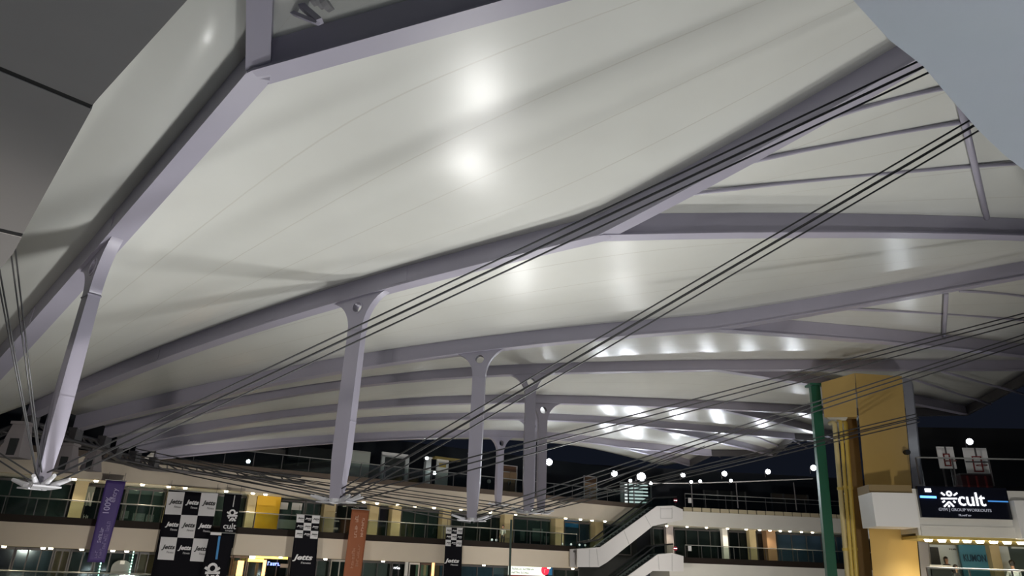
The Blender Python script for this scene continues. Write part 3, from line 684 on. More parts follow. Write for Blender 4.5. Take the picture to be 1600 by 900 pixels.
def scribble(fac, x, y, wpx, hpx, off, material, parent, n=8, rot=False, gaps=()):
    """lettering too blurred to read: a row of letter-like strokes"""
    u0 = fac.uz(x - wpx / 2, y, off)[0]; u1 = fac.uz(x + wpx / 2, y, off)[0]; um, zm = fac.uz(x, y, off); zt = fac.uz(x, y - hpx / 2, off)[1]; zb = fac.uz(x, y + hpx / 2, off)[1]
    L, H = ((zt - zb), abs(u1 - u0)) if rot else (abs(u1 - u0), (zt - zb)); R_, U_ = (Vector((0, 0, 1)), -fac.d) if rot else (fac.d, Vector((0, 0, 1)))
    c = fac.pt(um, off, zm); st = L / n; b = MB(); k = st * .2
    for i in range(n):
        if i in gaps: continue
        o_ = c + R_ * (-L / 2 + st * (i + .5)); h = H * random.choice((.7, .7, 1.0))
        base_ = o_ - U_ * (H / 2)
        for ch in random.choice(('lt', 'lm', 'lrt', 'lb', 'tbm', 'lrm', 'lrb')):
            if ch == 'l': b.box(base_ - R_ * st * .3 + U_ * (h / 2), R_ * k, U_ * h, fac.n * .02)
            elif ch == 'r': b.box(base_ + R_ * st * .3 + U_ * (h * .4), R_ * k, U_ * (h * .8), fac.n * .02)
            else: b.box(base_ + U_ * ({'t': .9, 'm': .5, 'b': .1}[ch] * h * .95), R_ * st * .75, U_ * k, fac.n * .02)
    return b.build('lettering', material, parent)
flat(FL, 'sign_panel', (132, 760, 146, 790), 2.5, M_PALEI, s1); ftext(FL, 'N', 140, 780, 8, 22, 2.46, M_PRW, s1, bold=.02); scribble(FL, 134, 806, 8, 9, 2.5, M_PRW, s1, 2)
scribble(FL, 523.5, 801, 5, 5, 2.5, M_PRW, s4, 1)
flat(FL, 'shelf', (518, 813, 530, 815), 2.5, M_GREY, s4); flat(FL, 'shelf', (517, 824, 528, 827), 2.5, M_GREY, s4)
for r in ((813, 829, 820, 845), (832, 826, 848, 846), (850, 838, 858, 848)): flat(FL, 'display_box', r, 3.0, M_PALEI, s5)
for r in ((882, 812, 905, 824), ): flat(FL, 'display_screen', r, 2.9, M_BLUEP, s6)
for gi, (x, y) in enumerate(((770, 845), (777, 845), (880, 850), (894, 851), (907, 847), (916, 846))):
    q = FL.pt(FL.uz(x, y, .35)[0], .35, 4.42); t = thing('globe_light', ONTH[gi] + ' from left small white globe light behind the lower balustrade', 'floor light', FL.pt(FL.uz(x, y, .35)[0], .5, 4.0), 'globe lights on the lower gallery floor')
    b = MB(); b.tube(WLOC[t.name], WLOC[t.name] + Vector((0, 0, .5)), .05, 8); b.build('stem', M_DARKST, t)
    bm = bmesh.new(); bmesh.ops.create_uvsphere(bm, u_segments=12, v_segments=8, radius=.09); me = bpy.data.meshes.new('globe'); bm.to_mesh(me); bm.free()
    put('globe', me, mat('dim globe glass', (.8, .8, .8), .4, emit=(.9, .95, 1), strength=.5), t, WLOC[t.name] + Vector((0, 0, .58)))

# ground shops (bottom strip)
YG = 880
g = {}
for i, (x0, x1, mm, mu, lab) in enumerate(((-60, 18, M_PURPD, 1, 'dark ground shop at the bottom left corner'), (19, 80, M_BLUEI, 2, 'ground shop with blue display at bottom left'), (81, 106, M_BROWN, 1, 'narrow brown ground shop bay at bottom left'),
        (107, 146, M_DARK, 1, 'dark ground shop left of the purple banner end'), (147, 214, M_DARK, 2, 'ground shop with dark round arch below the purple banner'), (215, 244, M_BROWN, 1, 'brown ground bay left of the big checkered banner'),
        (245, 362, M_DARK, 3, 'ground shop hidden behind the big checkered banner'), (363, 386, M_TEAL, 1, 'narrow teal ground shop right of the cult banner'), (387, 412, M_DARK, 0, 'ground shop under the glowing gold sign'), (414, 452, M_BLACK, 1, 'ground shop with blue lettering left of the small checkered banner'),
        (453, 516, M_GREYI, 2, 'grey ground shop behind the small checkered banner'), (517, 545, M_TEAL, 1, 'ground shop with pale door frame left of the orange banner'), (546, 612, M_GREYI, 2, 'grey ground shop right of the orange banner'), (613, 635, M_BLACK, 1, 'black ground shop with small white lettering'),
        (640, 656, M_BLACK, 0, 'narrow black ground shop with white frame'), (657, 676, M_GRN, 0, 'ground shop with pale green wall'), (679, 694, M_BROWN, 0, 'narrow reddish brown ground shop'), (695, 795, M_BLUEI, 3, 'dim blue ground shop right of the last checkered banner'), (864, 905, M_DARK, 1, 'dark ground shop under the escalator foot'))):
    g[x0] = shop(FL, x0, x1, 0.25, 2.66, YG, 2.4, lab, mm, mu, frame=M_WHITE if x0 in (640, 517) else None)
scribble(FL, 428, 880.5, 20, 6, 2.3, mat('blue lit lettering', (.1, .15, .9), .4, emit=(0.20, 0.28, 1.0), strength=2.5), g[414], 5)
flat(FL, 'sign_panel', (438, 881, 450, 887), 2.3, M_GREY, g[414])
scribble(FL, 620, 887, 10, 4, 2.3, M_SIGNW, g[613], 4)
M_GOLDE = mat('gold lit sign', (0.9, 0.6, 0.1), 0.4, emit=(1.0, 0.62, 0.10), strength=1.6); M_ORE = mat('orange glow tube', (0.9, 0.4, 0.1), 0.4, emit=(1.0, 0.45, 0.15), strength=1.6)
t = thing('gold_sign', 'glowing gold fascia sign over a ground shop left of the small checkered banner', 'sign', FL.pt(FL.uz(420, 870, 1.2)[0], 1.2, 2.2))
flat(FL, 'sign_band', (398, 867, 450, 873), 1.2, M_GOLDE, t, .1); flat(FL, 'sign_band', (388, 873, 412, 878), 1.3, M_GOLDE, t, .1); flat(FL, 'sign_lamp', (390, 866, 399, 873), 1.15, M_SIGNW, t, .06)
for x0, x1, y0 in ((371, 380, 876), (411, 415, 875)):
    o = flat(FL, 'glowing_post', (x0, y0, x1, 900), 1.25, M_ORE, None, .2); tag(o, 'orange glowing post %s at bottom' % ('beside the cult banner' if x0 < 400 else 'under the gold sign'), 'post')
o = flat(FL, 'white_door_frame', (634, 868, 638, 900), 1.6, M_WHITE, None, .2); tag(o, 'white door jamb of a ground shop right of the orange banner', 'door frame')
o = flat(FL, 'glowing_post', (676.5, 868, 679, 900), 1.6, M_ORE, None, .2); tag(o, 'thin orange glowing strip left of the last checkered banner', 'post')
# dark arch with led edges
u, z = FL.uz(188, 893, 1.5)
t = thing('arch_stand', 'dark round-topped stand with dotted light edges below the purple banner', 'display stand', FL.pt(u, 1.5, .25))
r = (FL.uz(203, 890, 1.5)[0] - FL.uz(172, 890, 1.5)[0]) / 2
outl = [(-r, 0)] + [(r, 0)] + [(r * math.cos(math.pi * i / 16), 1.45 + r * .8 * math.sin(math.pi * i / 16)) for i in range(17)]
me = curve_mesh('arch_panel', [outl], .08); mm = Matrix((FL.d, Vector((0, 0, 1)), FL.n)).transposed().to_4x4(); me.transform(mm); put('arch_panel', me, M_GREYI, t, FL.pt(u, 1.5, .25))
b = MB(); b.box(FL.pt(u, 1.4, 2.0), FL.d * .25, FL.n * .05, (0, 0, .2)); b.build('badge', M_PRW, t)
M_MINT = mat('mint led', (.5, 1, .8), .4, emit=(.45, 1.0, .75), strength=1.5); led = boxmesh('led', .06, .05, .1)
for x in (161, 209):
    for i in range(9): q = FL.uz(x - i * .9, 862 + i * 4.6, 1.3); put('led', led, M_MINT, t, FL.pt(q[0], 1.3, q[1]), (0, 0, FL.ang))
# lit board with red emblem
u0, u1, z0, z1 = FL.rect(795, 883, 852, 899, 1.2)
t = thing('lit_board', 'white lit information board with a red round emblem at bottom centre', 'sign', FL.pt((u0 + u1) / 2, 1.2, z0))
FL.box('board', u0, u1, z0, z1, 1.2, .1, mat('white lit board', (.8, .85, .78), .5, emit=(.75, .82, .72), strength=.45), t)
FL.box('red_base', u0, u1, z0 - .12, z0, 1.18, .12, mat('red board edge', (.30, .03, .03), .5), t)
M_PRG = mat('grey print', (.22, .22, .20), .6); scribble(FL, 817, 889, 34, 3, 1.18, M_PRG, t, 16, gaps=(7,)); scribble(FL, 813, 894.5, 27, 3, 1.18, M_PRG, t, 13, gaps=(6,))
M_RED = mat('red emblem', (.55, .02, .05), .5, emit=(.6, .02, .06), strength=.5)
c = FL.uz(852, 891, 1.1); b = MB(); b.tube(FL.pt(c[0], 1.14, c[1]), FL.pt(c[0], 1.08, c[1]), .38, 20); b.build('emblem', M_RED, t); scribble(FL, 852, 891, 4, 9, 1.06, mat('pink print', (.7, .3, .35), .6), t, 1)
flat(FL, 'blue_panel', (857, 886, 863, 899), 1.2, M_BLUEP, t)

# upper gallery features
YU = 735
o = FL.pbox('service_room', (448, 699, 533, 742), 2.2, 1.2, M_BLACK); tag(o, 'black boarded room front on the upper gallery left of the broad-headed mast', 'wall panel')
for r in ((466, 702, 468.5, 728), (450, 717, 530, 718.2)):
    q = FL.pbox('frame_bar', r, 2.1, .08, M_DARKST, o)
o = FL.pbox('mauve_partition', (212, 690, 446, 740), 3.0, .25, mat('dim mauve plaster', (.15, .13, .13), .7)); tag(o, 'dim mauve partition on the upper gallery behind the ring truss', 'partition')
o = FL.pbox('white_partition', (541, 704, 577, 752), 2.2, .25, M_WHITEP); tag(o, 'pale blank partition right of the broad-headed mast on the upper gallery', 'partition')
t = thing('white_doorway', 'white framed doorway on the upper gallery', 'doorway', FL.pt(FL.uz(617, 730, 2.0)[0], 2.0, 8.0))
FL.pbox('jamb', (595, 710, 600, 757), 2.0, .2, M_WHITE, t); FL.pbox('jamb', (633, 713, 638, 760), 2.0, .2, M_WHITE, t); FL.pbox('header', (597, 708, 638, 715), 2.0, .2, M_WHITE, t); FL.pbox('door_leaf', (600, 715, 633, 757), 2.3, .08, M_DARK, t)
column(FL, 665, 673, 8.0, 10.7, 735, 2.0, 'slim white column on the upper gallery', M_WHITE)
t = thing('notice_board', 'white standing panel with a gold plaque on the upper gallery', 'panel', FL.pt(FL.uz(691, 740, 1.9)[0], 1.9, 8.0))
FL.pbox('panel', (682, 718, 700, 764), 1.9, .2, M_WHITE, t); FL.pbox('plaque', (686, 724, 697, 730), 1.86, .05, mat('gold plaque', (.55, .40, .10), .4), t); FL.pbox('top_board', (680, 715, 720, 718.5), 1.7, .6, mat('gold top board', (.30, .24, .08), .5), t)
for x0, x1, y0, y1, lab in ((785, 808, 727, 772, 'brown double door behind the smallest mast'), (913, 933, 744, 787, 'brown door standing right of the close pair of masts')):
    t = thing('timber_door', lab, 'door', FL.pt(FL.uz((x0 + x1) / 2, 750, 2)[0], 2, 8.0), 'brown doors on the upper gallery')
    FL.pbox('door_frame', (x0, y0, x1, y1), 2.1, .12, M_GREY, t); xm = (x0 + x1) / 2
    
    for xa, xb, xh in ((x0 + 1.2, xm - .15, xm - 1.5), (xm + .15, x1 - 1.2, xm + 1.5)):
        lf = FL.pbox('door_leaf', (xa, y0 + 11, xb, y1), 2.04, .06, M_BROWN, t); FL.pbox('door_handle', (xh - .4, (y0 + y1) / 2 + 2, xh + .4, (y0 + y1) / 2 + 8), 1.98, .06, M_RAIL, lf)
    FL.pbox('transom_panel', (x0 + 1.2, y0 + 1.5, x1 - 1.2, y0 + 10), 2.04, .06, mat('dark timber', (.11, .055, .03), .5), t)
# lit glass room with slanted blinds
t = thing('glass_room', 'brightly lit glass room with slanted stripes left of the escalator head', 'room', FL.pt(FL.uz(1000, 775, 2)[0], 2, 8.0))
u0, u1, z0, z1 = FL.rect(982, 753, 1018, 790, 2.0)
FL.box('back_wall', u0, u1, z0, z1, 3.2, .1, M_GREYI, t); FL.box('window_pane', u0, u1, z0, z1, 2.0, .03, M_SGLASS, t)
for i in range(6):
    zz = z1 - .22 - i * .32; b = MB(); b.hexa([FL.pt(u0, 2.5, zz - .16), FL.pt(u1, 2.5, zz - .02), FL.pt(u1, 2.5, zz + .10), FL.pt(u0, 2.5, zz - .02)], [FL.pt(u0, 2.55, zz - .16), FL.pt(u1, 2.55, zz - .02), FL.pt(u1, 2.55, zz + .10), FL.pt(u0, 2.55, zz - .02)])
    b.build('lit_slat', mat('lit slat', (.8, .85, .83), .5, emit=(.75, .82, .80), strength=.55 if i < 4 else .55), t)
for u in (u0, u1): FL.box('corner_post', u - .05, u + .05, z0, z1, 1.98, .1, M_DARKST, t)
# round dish-shaped lamp and grey plinths on the upper gallery
t = thing('globe_lamp', 'dim grey globe lamp between the second mast and smallest mast', 'lamp', FL.pt(FL.uz(764, 752, 1.5)[0], 1.5, 8.0))
q = FL.pt(FL.uz(764, 752, 1.5)[0], 1.5, FL.uz(764, 752, 1.5)[1]); bm = bmesh.new(); bmesh.ops.create_uvsphere(bm, u_segments=14, v_segments=10, radius=.17); me = bpy.data.meshes.new('globe'); bm.to_mesh(me); bm.free(); put('globe', me, M_GREY, t, q)
b = MB(); b.tube(WLOC[t.name], q, .03, 8); b.build('stem', M_DARKST, t)
# mauve bearing brackets hanging from the ring truss at far left
for x0, x1, y0, y1, Y, lab in ((10, 46, 664, 716, 25.6, 'mauve tapered bracket under the ring truss at the far left behind the steep cables'), (90, 120, 697, 738, 29.0, 'mauve tapered bracket under the ring truss right of the slim leaning mast'), (134, 156, 704, 736, 31.5, 'mauve tapered bracket under the ring truss near the cable knot')):
    xm = (x0 + x1) / 2; c = P(xm, (y0 + y1) / 2, Y); wd = (P(x1, y0, Y) - P(x0, y0, Y)).length; zt = P(xm, y0, Y).z; zb = P(xm, y1, Y).z
    t = thing('ring_bracket', lab, 'bracket', (c.x, c.y, zb), 'brackets under the ring truss')
    q = lambda sx, sy, z, k: Vector((c.x + sx * wd / 2 * k, c.y + sy * .35 * k, z))
    b = MB(); b.hexa([q(-1, -1, zb, 1), q(1, -1, zb, 1), q(1, 1, zb, 1), q(-1, 1, zb, 1)], [q(-1, -1, zt, .55), q(1, -1, zt, .55), q(1, 1, zt, .55), q(-1, 1, zt, .55)]); b.build('block', M_MAUVE, t)
    b = MB(); b.box((c.x, c.y, zt + .05), (wd * .7, 0, 0), (0, .5, 0), (0, 0, .10)); b.build('cap', M_MAUVE, t)
    b = MB(); b.box((c.x + wd * .1, c.y - .33, zb + (zt - zb) * .3), (wd * .35, 0, 0), (0, .06, 0), (0, 0, (zt - zb) * .5)); b.build('recess', M_DARK, t)

# far right lower shops
M_BLUEG = mat('blue lit shop wall', (0.16, 0.21, 0.36), 0.5, noise=.15, nscale=.8)
shop(FR, 1021, 1041, 3.5, 6.6, 850, 2.4, 'dark shop bay under the escalator head', M_DARK, 0)
shop(FR, 1054, 1129, 3.5, 6.6, 850, 2.4, 'dark shop front left of the white far column', M_DARK, 3); shop(FR, 1139, 1171, 3.5, 6.6, 850, 2.4, 'dark shop front between the white and golden far columns', M_BLACK, 1)
shop(FR, 1183, 1198, 3.5, 6.6, 850, 2.4, 'narrow reddish dark shop bay beside the brown far column', mat('reddish dark interior', (.07, .03, .025), .5), 0); shop(FR, 1214, 1330, 3.5, 6.6, 850, 2.4, 'blue lit shop window left of the green post', M_BLUEG, 4)
# upper far bays
for x0, x1, mm, lab in ((1100, 1165, M_BLACK, 'black shuttered bay on the far upper gallery'), (1205, 1262, M_BROWN, 'dim brown bay on the far upper gallery left of the green post')):
    u0, u1 = FR.uz(x0, 770, 3)[0], FR.uz(x1, 770, 3)[0]; t = thing('upper_bay', lab, 'shop front', FR.pt((u0 + u1) / 2, 3, 8)); FR.box('back_panel', u0, u1, 8.0, 10.4, 3.2, .1, mm if mm is M_BLACK else mat('dim brown', (.06, .045, .038), .6), t)
    for i in range(4): u = u0 + (u1 - u0) * i / 3; FR.box('mullion', u - .05, u + .05, 8.0, 10.4, 3.0, .2, M_DARKST, t)
# red round signs and white posters at escalator heads
for y, z0, lab in ((782, 8.0, 'upper'), (857, 3.5, 'lower')):
    c = FR.uz(1055, y, .3); t = thing('round_sign', 'red round no-entry sign on a stand at the %s escalator head' % lab, 'sign', FR.pt(c[0], .3, z0), 'red round signs')
    p = FR.pt(c[0], .3, c[1]); b = MB(); b.tube(p, p + FR.n * .05, .19, 20); b.build('disc', mat('red disc', (.50, .02, .05), .5), t); b = MB(); b.box(p + FR.n * .06, FR.d * .3, FR.n * .02, (0, 0, .07)); b.build('bar', M_SIGNW, t); b = MB(); b.tube(WLOC[t.name], p, .03, 8); b.build('stand', M_DARKST, t)
    u0, u1, za, zb = FR.rect(1075, y - 4, 1080, y + 4, .12); o = FR.box('poster', u0, u1, za, zb, .05, .03, M_PRW); tag(o, 'small white poster on the %s far railing' % lab, 'poster', 'white posters on far railings')

# ================================================================ ESCALATORS
EA = Fac((4.6, 60.5), (17.5, 65.5))
def esc(name, label, poly, rail, glassl, lines, width=1.3):
    pts = [EA.uz(x, y) for x, y in poly]; t = thing('escalator', label, 'escalator', EA.pt(pts[0][0], 0, min(p[1] for p in pts)))
    for off, nm in ((0, 'side_cladding'), (width, 'side_cladding')):
        b = MB(); b.hexa([EA.pt(u, off, z) for u, z in pts], [EA.pt(u, off + .12, z) for u, z in pts]); b.build(nm, M_GREY if off else mat('pale escalator cladding', (.60, .59, .59), .4), t)
    top = [EA.uz(x, y) for x, y in glassl]
    # steps between the claddings
    (ua, za), (ub, zb) = EA.uz(*glassl[1]), EA.uz(*glassl[2]); n = 16
    sm = boxmesh('step', (ub - ua) / n, width - .15, .18)
    for i in range(n): f = (i + .5) / n; put('step', sm, M_DARKST, t, EA.pt(ua + (ub - ua) * f, width / 2 + .06, za + (zb - za) * f - .28), (0, 0, EA.ang))
    for off in (0.05, width + .05):
        rp = [EA.pt(*((lambda q: (q[0], off, q[1]))(EA.uz(*p)))) for p in rail]
        b = MB(); b.polytube(rp, .06, 8); b.build('handrail', M_BLACK, t, smooth=True)
        for i in range(len(rail) - 1):
            a, c, e, f = EA.uz(*glassl[i]), EA.uz(*glassl[i + 1]), EA.uz(*rail[i + 1]), EA.uz(*rail[i])
            b = MB(); b.hexa([EA.pt(q[0], off, q[1]) for q in (a, c, e, f)], [EA.pt(q[0], off + .02, q[1]) for q in (a, c, e, f)]); b.build('glass_side', M_GLASS, t)
    for p, q in lines:
        a, c = EA.uz(*p), EA.uz(*q); b = MB(); b.tube(EA.pt(a[0], -.005, a[1]), EA.pt(c[0], -.005, c[1]), .018, 4); b.build('panel_joint', M_GREYI, t)
    b = MB(); us = [q for q in pts]; lo = EA.uz(*glassl[0]); hi = EA.uz(*glassl[-1])
    EA.box('landing_plate', lo[0] - .3, EA.uz(*glassl[1])[0], lo[1] - .25, lo[1] - .1, .1, width, M_DARKST, t); EA.box('landing_plate', EA.uz(*glassl[2])[0], hi[0], hi[1] - .25, hi[1] - .1, .1, width, M_DARKST, t)
    return t
esc('e', 'pale escalator climbing from lower gallery to upper gallery', [(902, 886), (902, 858), (938, 855), (1026, 791), (1052, 790), (1067, 796), (1067, 812), (1020, 822), (948, 879), (936, 886)],
    [(912, 848), (936, 843), (1022, 778), (1058, 776)], [(912, 858), (938, 855), (1026, 791), (1056, 792)],
    [((921, 858), (921, 886)), ((932, 857), (935, 884)), ((975, 830), (983, 850)), ((1008, 806), (1017, 823)), ((1032, 793), (1032, 810)), ((1050, 793), (1050, 810)), ((1032, 810), (1050, 810)), ((1032, 795), (1050, 795))])
esc('e', 'second escalator at the bottom edge below the pale one', [(925, 935), (925, 925), (950, 922), (1028, 866), (1050, 864), (1068, 869), (1068, 893), (1020, 892), (960, 935)],
    [(935, 914), (950, 910), (1024, 853), (1052, 850)], [(935, 924), (950, 922), (1028, 866), (1052, 866)], [((1028, 868), (1030, 890)), ((1050, 866), (1050, 892))])
# ================================================================ OCHRE COLUMN, GREEN POST
def prism_px(loop_top, loop_bot, name, material, parent=None, base=None):
    b = MB(); b.hexa([P(*p) for p in loop_bot], [P(*p) for p in loop_top]); return b.build(name, material, parent, base)
base = P(1390, 900, 33.5); base.z = 0
t = thing('ochre_column', 'big ochre yellow concrete column under the roof beam at right', 'column', base)
def vcol(xt, xb, Y, y0=583, y1=1010):   # column corner: leans with the photographed edge
    return (P(xt, y0, Y), P(xb, y1, Y))
A = vcol(1336, 1374, 32.6); B_ = vcol(1409, 1448, 33.6, 588); Cc = vcol(1405, 1444, 36.0, 590); D = vcol(1336, 1374, 35.0, 586)
b = MB(); b.hexa([A[1], B_[1], Cc[1], D[1]], [A[0], B_[0], Cc[0], D[0]]); b.build('shaft', M_YEL, t)
E1 = (P(1283, 598, 34.6), P(1288, 652, 34.6)); F1_ = (P(1335.5, 583, 32.7), P(1339, 651, 32.7)); G1 = (P(1335, 588, 35.0), P(1338, 655, 35.0)); H1 = (P(1290, 600, 36.6), P(1294, 655, 36.6))
b = MB(); b.hexa([E1[1], F1_[1], G1[1], H1[1]], [E1[0], F1_[0], G1[0], H1[0]]); b.build('side_block', M_YEL, t)
b = MB(); b.hexa([P(1291, 652, 34.7), P(1325, 651, 33.4), P(1322, 657, 33.9), P(1300, 658, 34.9)], [P(1290, 648, 34.7), P(1325, 647, 33.4), P(1322, 650, 33.9), P(1300, 650, 34.9)]); b.build('soffit_cap', M_WHITEP, t)
b = MB(); b.hexa([P(1352, 1010, 35.2), P(1374, 1010, 34.9), P(1374, 1010, 36), P(1352, 1010, 36.4)], [P(1318, 652, 35.2), P(1338, 652, 34.9), P(1338, 652, 36), P(1318, 652, 36.4)]); b.build('recess_wall', mat('shaded ochre recess', (.27, .16, .05), .6), t)  # brown tone puts the recess shade into the wall colour
for i in range(3):
    b = MB(); b.box(P(1398 + i * 9, 640 + i * 95, 33.2 + .12), (.001, 0, 0), (0, .001, 0), (0, 0, .001))
# grey duct on the right side
A = (P(1410, 590, 33.9), P(1450, 1010, 33.9)); B_ = (P(1424, 592, 34.3), P(1466, 1010, 34.3))
b = MB(); k = Vector((.75, 1.2, 0)); b.hexa([A[1], B_[1], B_[1] + k, A[1] + k], [A[0], B_[0], B_[0] + k, A[0] + k]); o = b.build('cable_duct', mat('grey duct', (.26, .26, .29), .5), base=A[1]); tag(o, 'grey vertical duct along the right side of the ochre column', 'duct')
p = P(1415, 707, 33.3); b = MB(); b.tube(p, p + Vector((-.02, -.25, -.02)), .12, 12); o = b.build('camera_dome', M_BLACK, base=p); tag(o, 'small black camera on the right edge of the ochre column', 'camera')
for i, (xt, xb, r, yt) in enumerate(((1304, 1334, .11, 662), (1313, 1340, .085, 658), (1321, 1347, .10, 660))):
    a = P(xt, yt, 34.4 - i * .12); c = P(xb, 1010, 34.4 - i * .12); q = a + (c - a) * .08
    b = MB(); b.polytube([a + Vector((0, .5, .10)), a + Vector((0, .15, .08)), a, q] + [q.lerp(c, f) for f in (.25, .5, .75, 1)], r, 10); pp = b.build('service_pipe', M_PIPE if i else mat('pale pipe', (.62, .52, .26), .35), base=c, smooth=True)
    tag(pp, ['pale left pipe', 'thin middle yellow pipe', 'right yellow pipe'][i] + ' in the recess beside the ochre column', 'pipe', 'pipes beside the ochre column')
    for f in (.25, .55):
        b = MB(); qq = q.lerp(c, f); b.tube(qq, qq + (c - q).normalized() * .12, r + .03, 10); b.build('pipe_collar', M_PIPE, pp)
A = (P(1267, 603, 35.2), P(1303, 1010, 35.2)); B_ = (P(1281, 601, 35.2), P(1319, 1010, 35.2)); k = Vector((.1, .5, 0))
t = thing('green_post', 'dark green square post standing left of the ochre column', 'post', (A[1] + B_[1]) / 2)
b = MB(); b.hexa([A[1], B_[1], B_[1] + k, A[1] + k], [A[0], B_[0], B_[0] + k, A[0] + k]); b.build('post_shaft', M_GREEN, t)
b = MB(); c = (A[0] + B_[0]) / 2 + k / 2; b.box(c + Vector((0, 0, .05)), (.7, 0, 0), (0, .7, 0), (0, 0, .1)); b.build('head_plate', M_GREEN, t)
# thin dark pole at bottom centre
a = P(799, 812, 50.0); c = Vector((a.x, a.y, 0.0)); t = thing('slim_pole', 'thin dark green pole in front of the lower gallery at centre', 'pole', c)
b = MB(); b.tube(c, a, .075, 10); b.build('shaft', mat('dark green pole paint', (.03, .055, .045), .5), t); b = MB(); b.tube(c, c + Vector((0, 0, .05)), .25, 14); b.build('base_plate', M_DARKST, t)

# ================================================================ SIGN BLOCK AT RIGHT
CB = Fac((P(1364, 800, 31.6).x, 31.6), (P(1700, 800, 30.6).x, 30.6))
t = thing('sign_gallery', 'white gallery front with black sign right of the ochre column', 'gallery', CB.pt(0, 0, 4.3), kind='structure')
z_fb = CB.uz(1500, 838)[1]; ub0, ub1, zb0, zb1 = CB.rect(1376, 769, 1434, 826, 0)
CB.box('white_box', CB.uz(1366, 800, -.6)[0], CB.uz(1434, 800, -.6)[0], CB.uz(1400, 823, -.6)[1], CB.uz(1400, 770, -.6)[1], -.6, 1.6, M_WHITE, t)
CB.box('box_capping', CB.uz(1366, 800, -.6)[0], CB.uz(1434, 800, -.6)[0], CB.uz(1400, 770, -.6)[1], CB.uz(1400, 757, -.6)[1], -.4, 1.4, mat('ochre brown capping', (.25, .18, .08), .6), t)
uend = 12.0; uf0 = CB.uz(1434, 820)[0]
CB.box('fascia', uf0, uend, z_fb, CB.uz(1500, 765)[1], 0.05, .3, M_WHITEP, t)
CB.box('fascia_lower', uf0 + .1, uend, z_fb - .02, CB.uz(1500, 822)[1], -.02, .1, M_WHITEP, t)
CB.box('side_panel', CB.uz(1588, 800, -.4)[0], CB.uz(1660, 800, -.4)[0], z_fb - .05, CB.uz(1590, 782, -.4)[1], -.4, .5, M_WHITE, t)
CB.box('slab', uf0, uend, z_fb + .1, z_fb + .5, .3, 6, M_WHITEP, t)
ceilz = z_fb
CB.box('soffit_panel', uf0, uend, ceilz - .12, ceilz, .25, 5.5, mat('ochre soffit', (.42, .33, .10), .5), t)
# the black lit sign
u0, u1, z0, z1 = CB.rect(1437, 761, 1577, 810, -.12)
sg = thing('lit_sign', 'black lit sign reading cult with a blue light line', 'sign', CB.pt((u0 + u1) / 2, -.12, z0))
CB.box('sign_board', u0, u1, z0, z1, -.12, .17, mat('glossy black board', (.008, .009, .016), .15), sg)
def CX(x, y): return CB.uz(x, y, -.16)
def bar(p, q, wd, material, parent, fac=CB, off=-.16, th=.03):
    a, c = fac.uz(*p, off), fac.uz(*q, off); a3, c3 = fac.pt(a[0], off, a[1]), fac.pt(c[0], off, c[1]); d = (c3 - a3); s = fac.n.cross(d).normalized()
    b = MB(); b.box((a3 + c3) / 2, d, s * wd, fac.n * th); return b.build('logo_stroke', material, parent)
ftext(CB, 'cult', 1518, 780, 42, 21, -.16, M_SIGNW, sg, bold=.004)
def sunman(fac, x, y, s, off, material, parent, k):
    """the small sun-figure mark: ring, rays, bar, chevron; s = half width in pixels, k = stroke width in metres"""
    c = fac.uz(x, y - .62 * s, off); cc = fac.pt(c[0], off, c[1]); r = k * 1.6; b = MB(); N = 14
    for i in range(N):
        th = 2 * math.pi * i / N; rr = fac.d * math.cos(th) + Vector((0, 0, math.sin(th)))
        for r1, w1 in ((r - k * .5, -.015), (r + k * .5, -.015), (r + k * .5, .015), (r - k * .5, .015)): b.v.append(cc + rr * r1 + fac.n * w1)
    for i in range(N):
        for j in range(4): b.f.append((i * 4 + j, i * 4 + (j + 1) % 4, ((i + 1) % N) * 4 + (j + 1) % 4, ((i + 1) % N) * 4 + j))
    b.build('logo_ring', material, parent)
    for p, q in (((x - s, y - .75 * s), (x - .55 * s, y - .4 * s)), ((x + s, y - .7 * s), (x + .6 * s, y - .4 * s)), ((x - s, y), (x + s, y)), ((x - .6 * s, y + s), (x, y + .4 * s)), ((x + .6 * s, y + s), (x, y + .4 * s)), ((x, y + .8 * s), (x, y + 1.05 * s)), ((x - .8 * s, y + .45 * s), (x - .55 * s, y + .28 * s)), ((x + .8 * s, y + .5 * s), (x + .55 * s, y + .3 * s))):
        bar(p, q, k, material, parent, fac, off)
sunman(CB, 1483, 779, 12.5, -.16, M_SIGNW, sg, .055)
M_DIM = mat('dim grey lettering', (.35, .35, .4), .5, emit=(.4, .42, .5), strength=.22)
ftext(CB, 'GYM | GROUP WORKOUTS', 1508, 797.5, 82, 6, -.16, M_DIM, sg); scribble(CB, 1508, 805, 20, 3, -.16, M_DIM, sg, 7)
bar((1438, 776), (1463, 777), .09, M_BLUEL, sg); bar((1544, 783), (1575, 784), .05, mat('dim blue strip', (.02, .1, .3), .4, emit=(.05, .2, .5), strength=.6), sg)
# small display lamp above the blue line
t = thing('sign_lamp', 'small bright lamp above the left end of the cult sign', 'lamp', CB.pt(CX(1450, 766)[0], -.15, CX(1450, 766)[1])); c = WLOC[t.name]
b = MB(); b.box(c, CB.d * .22, CB.n * .08, (0, 0, .14)); b.build('lens', mat('lamp face', (1, 1, 1), .4, emit=(.9, .93, 1), strength=2), t); b = MB(); b.box(c - CB.n * .06, CB.d * .30, CB.n * .06, (0, 0, .22)); b.build('housing', M_DARKST, t)
# downlights under the sign gallery
downlights(CB, urow(CB, (1450, 1471, 1491, 1510, 1530, 1551, 1572, 1594, 1616), 840, .5), ceilz - .12, .5, 'bright round downlight in the ochre soffit under the cult sign', 'downlights under the cult sign', 120, 2, (1, .93, .8), 1.25)
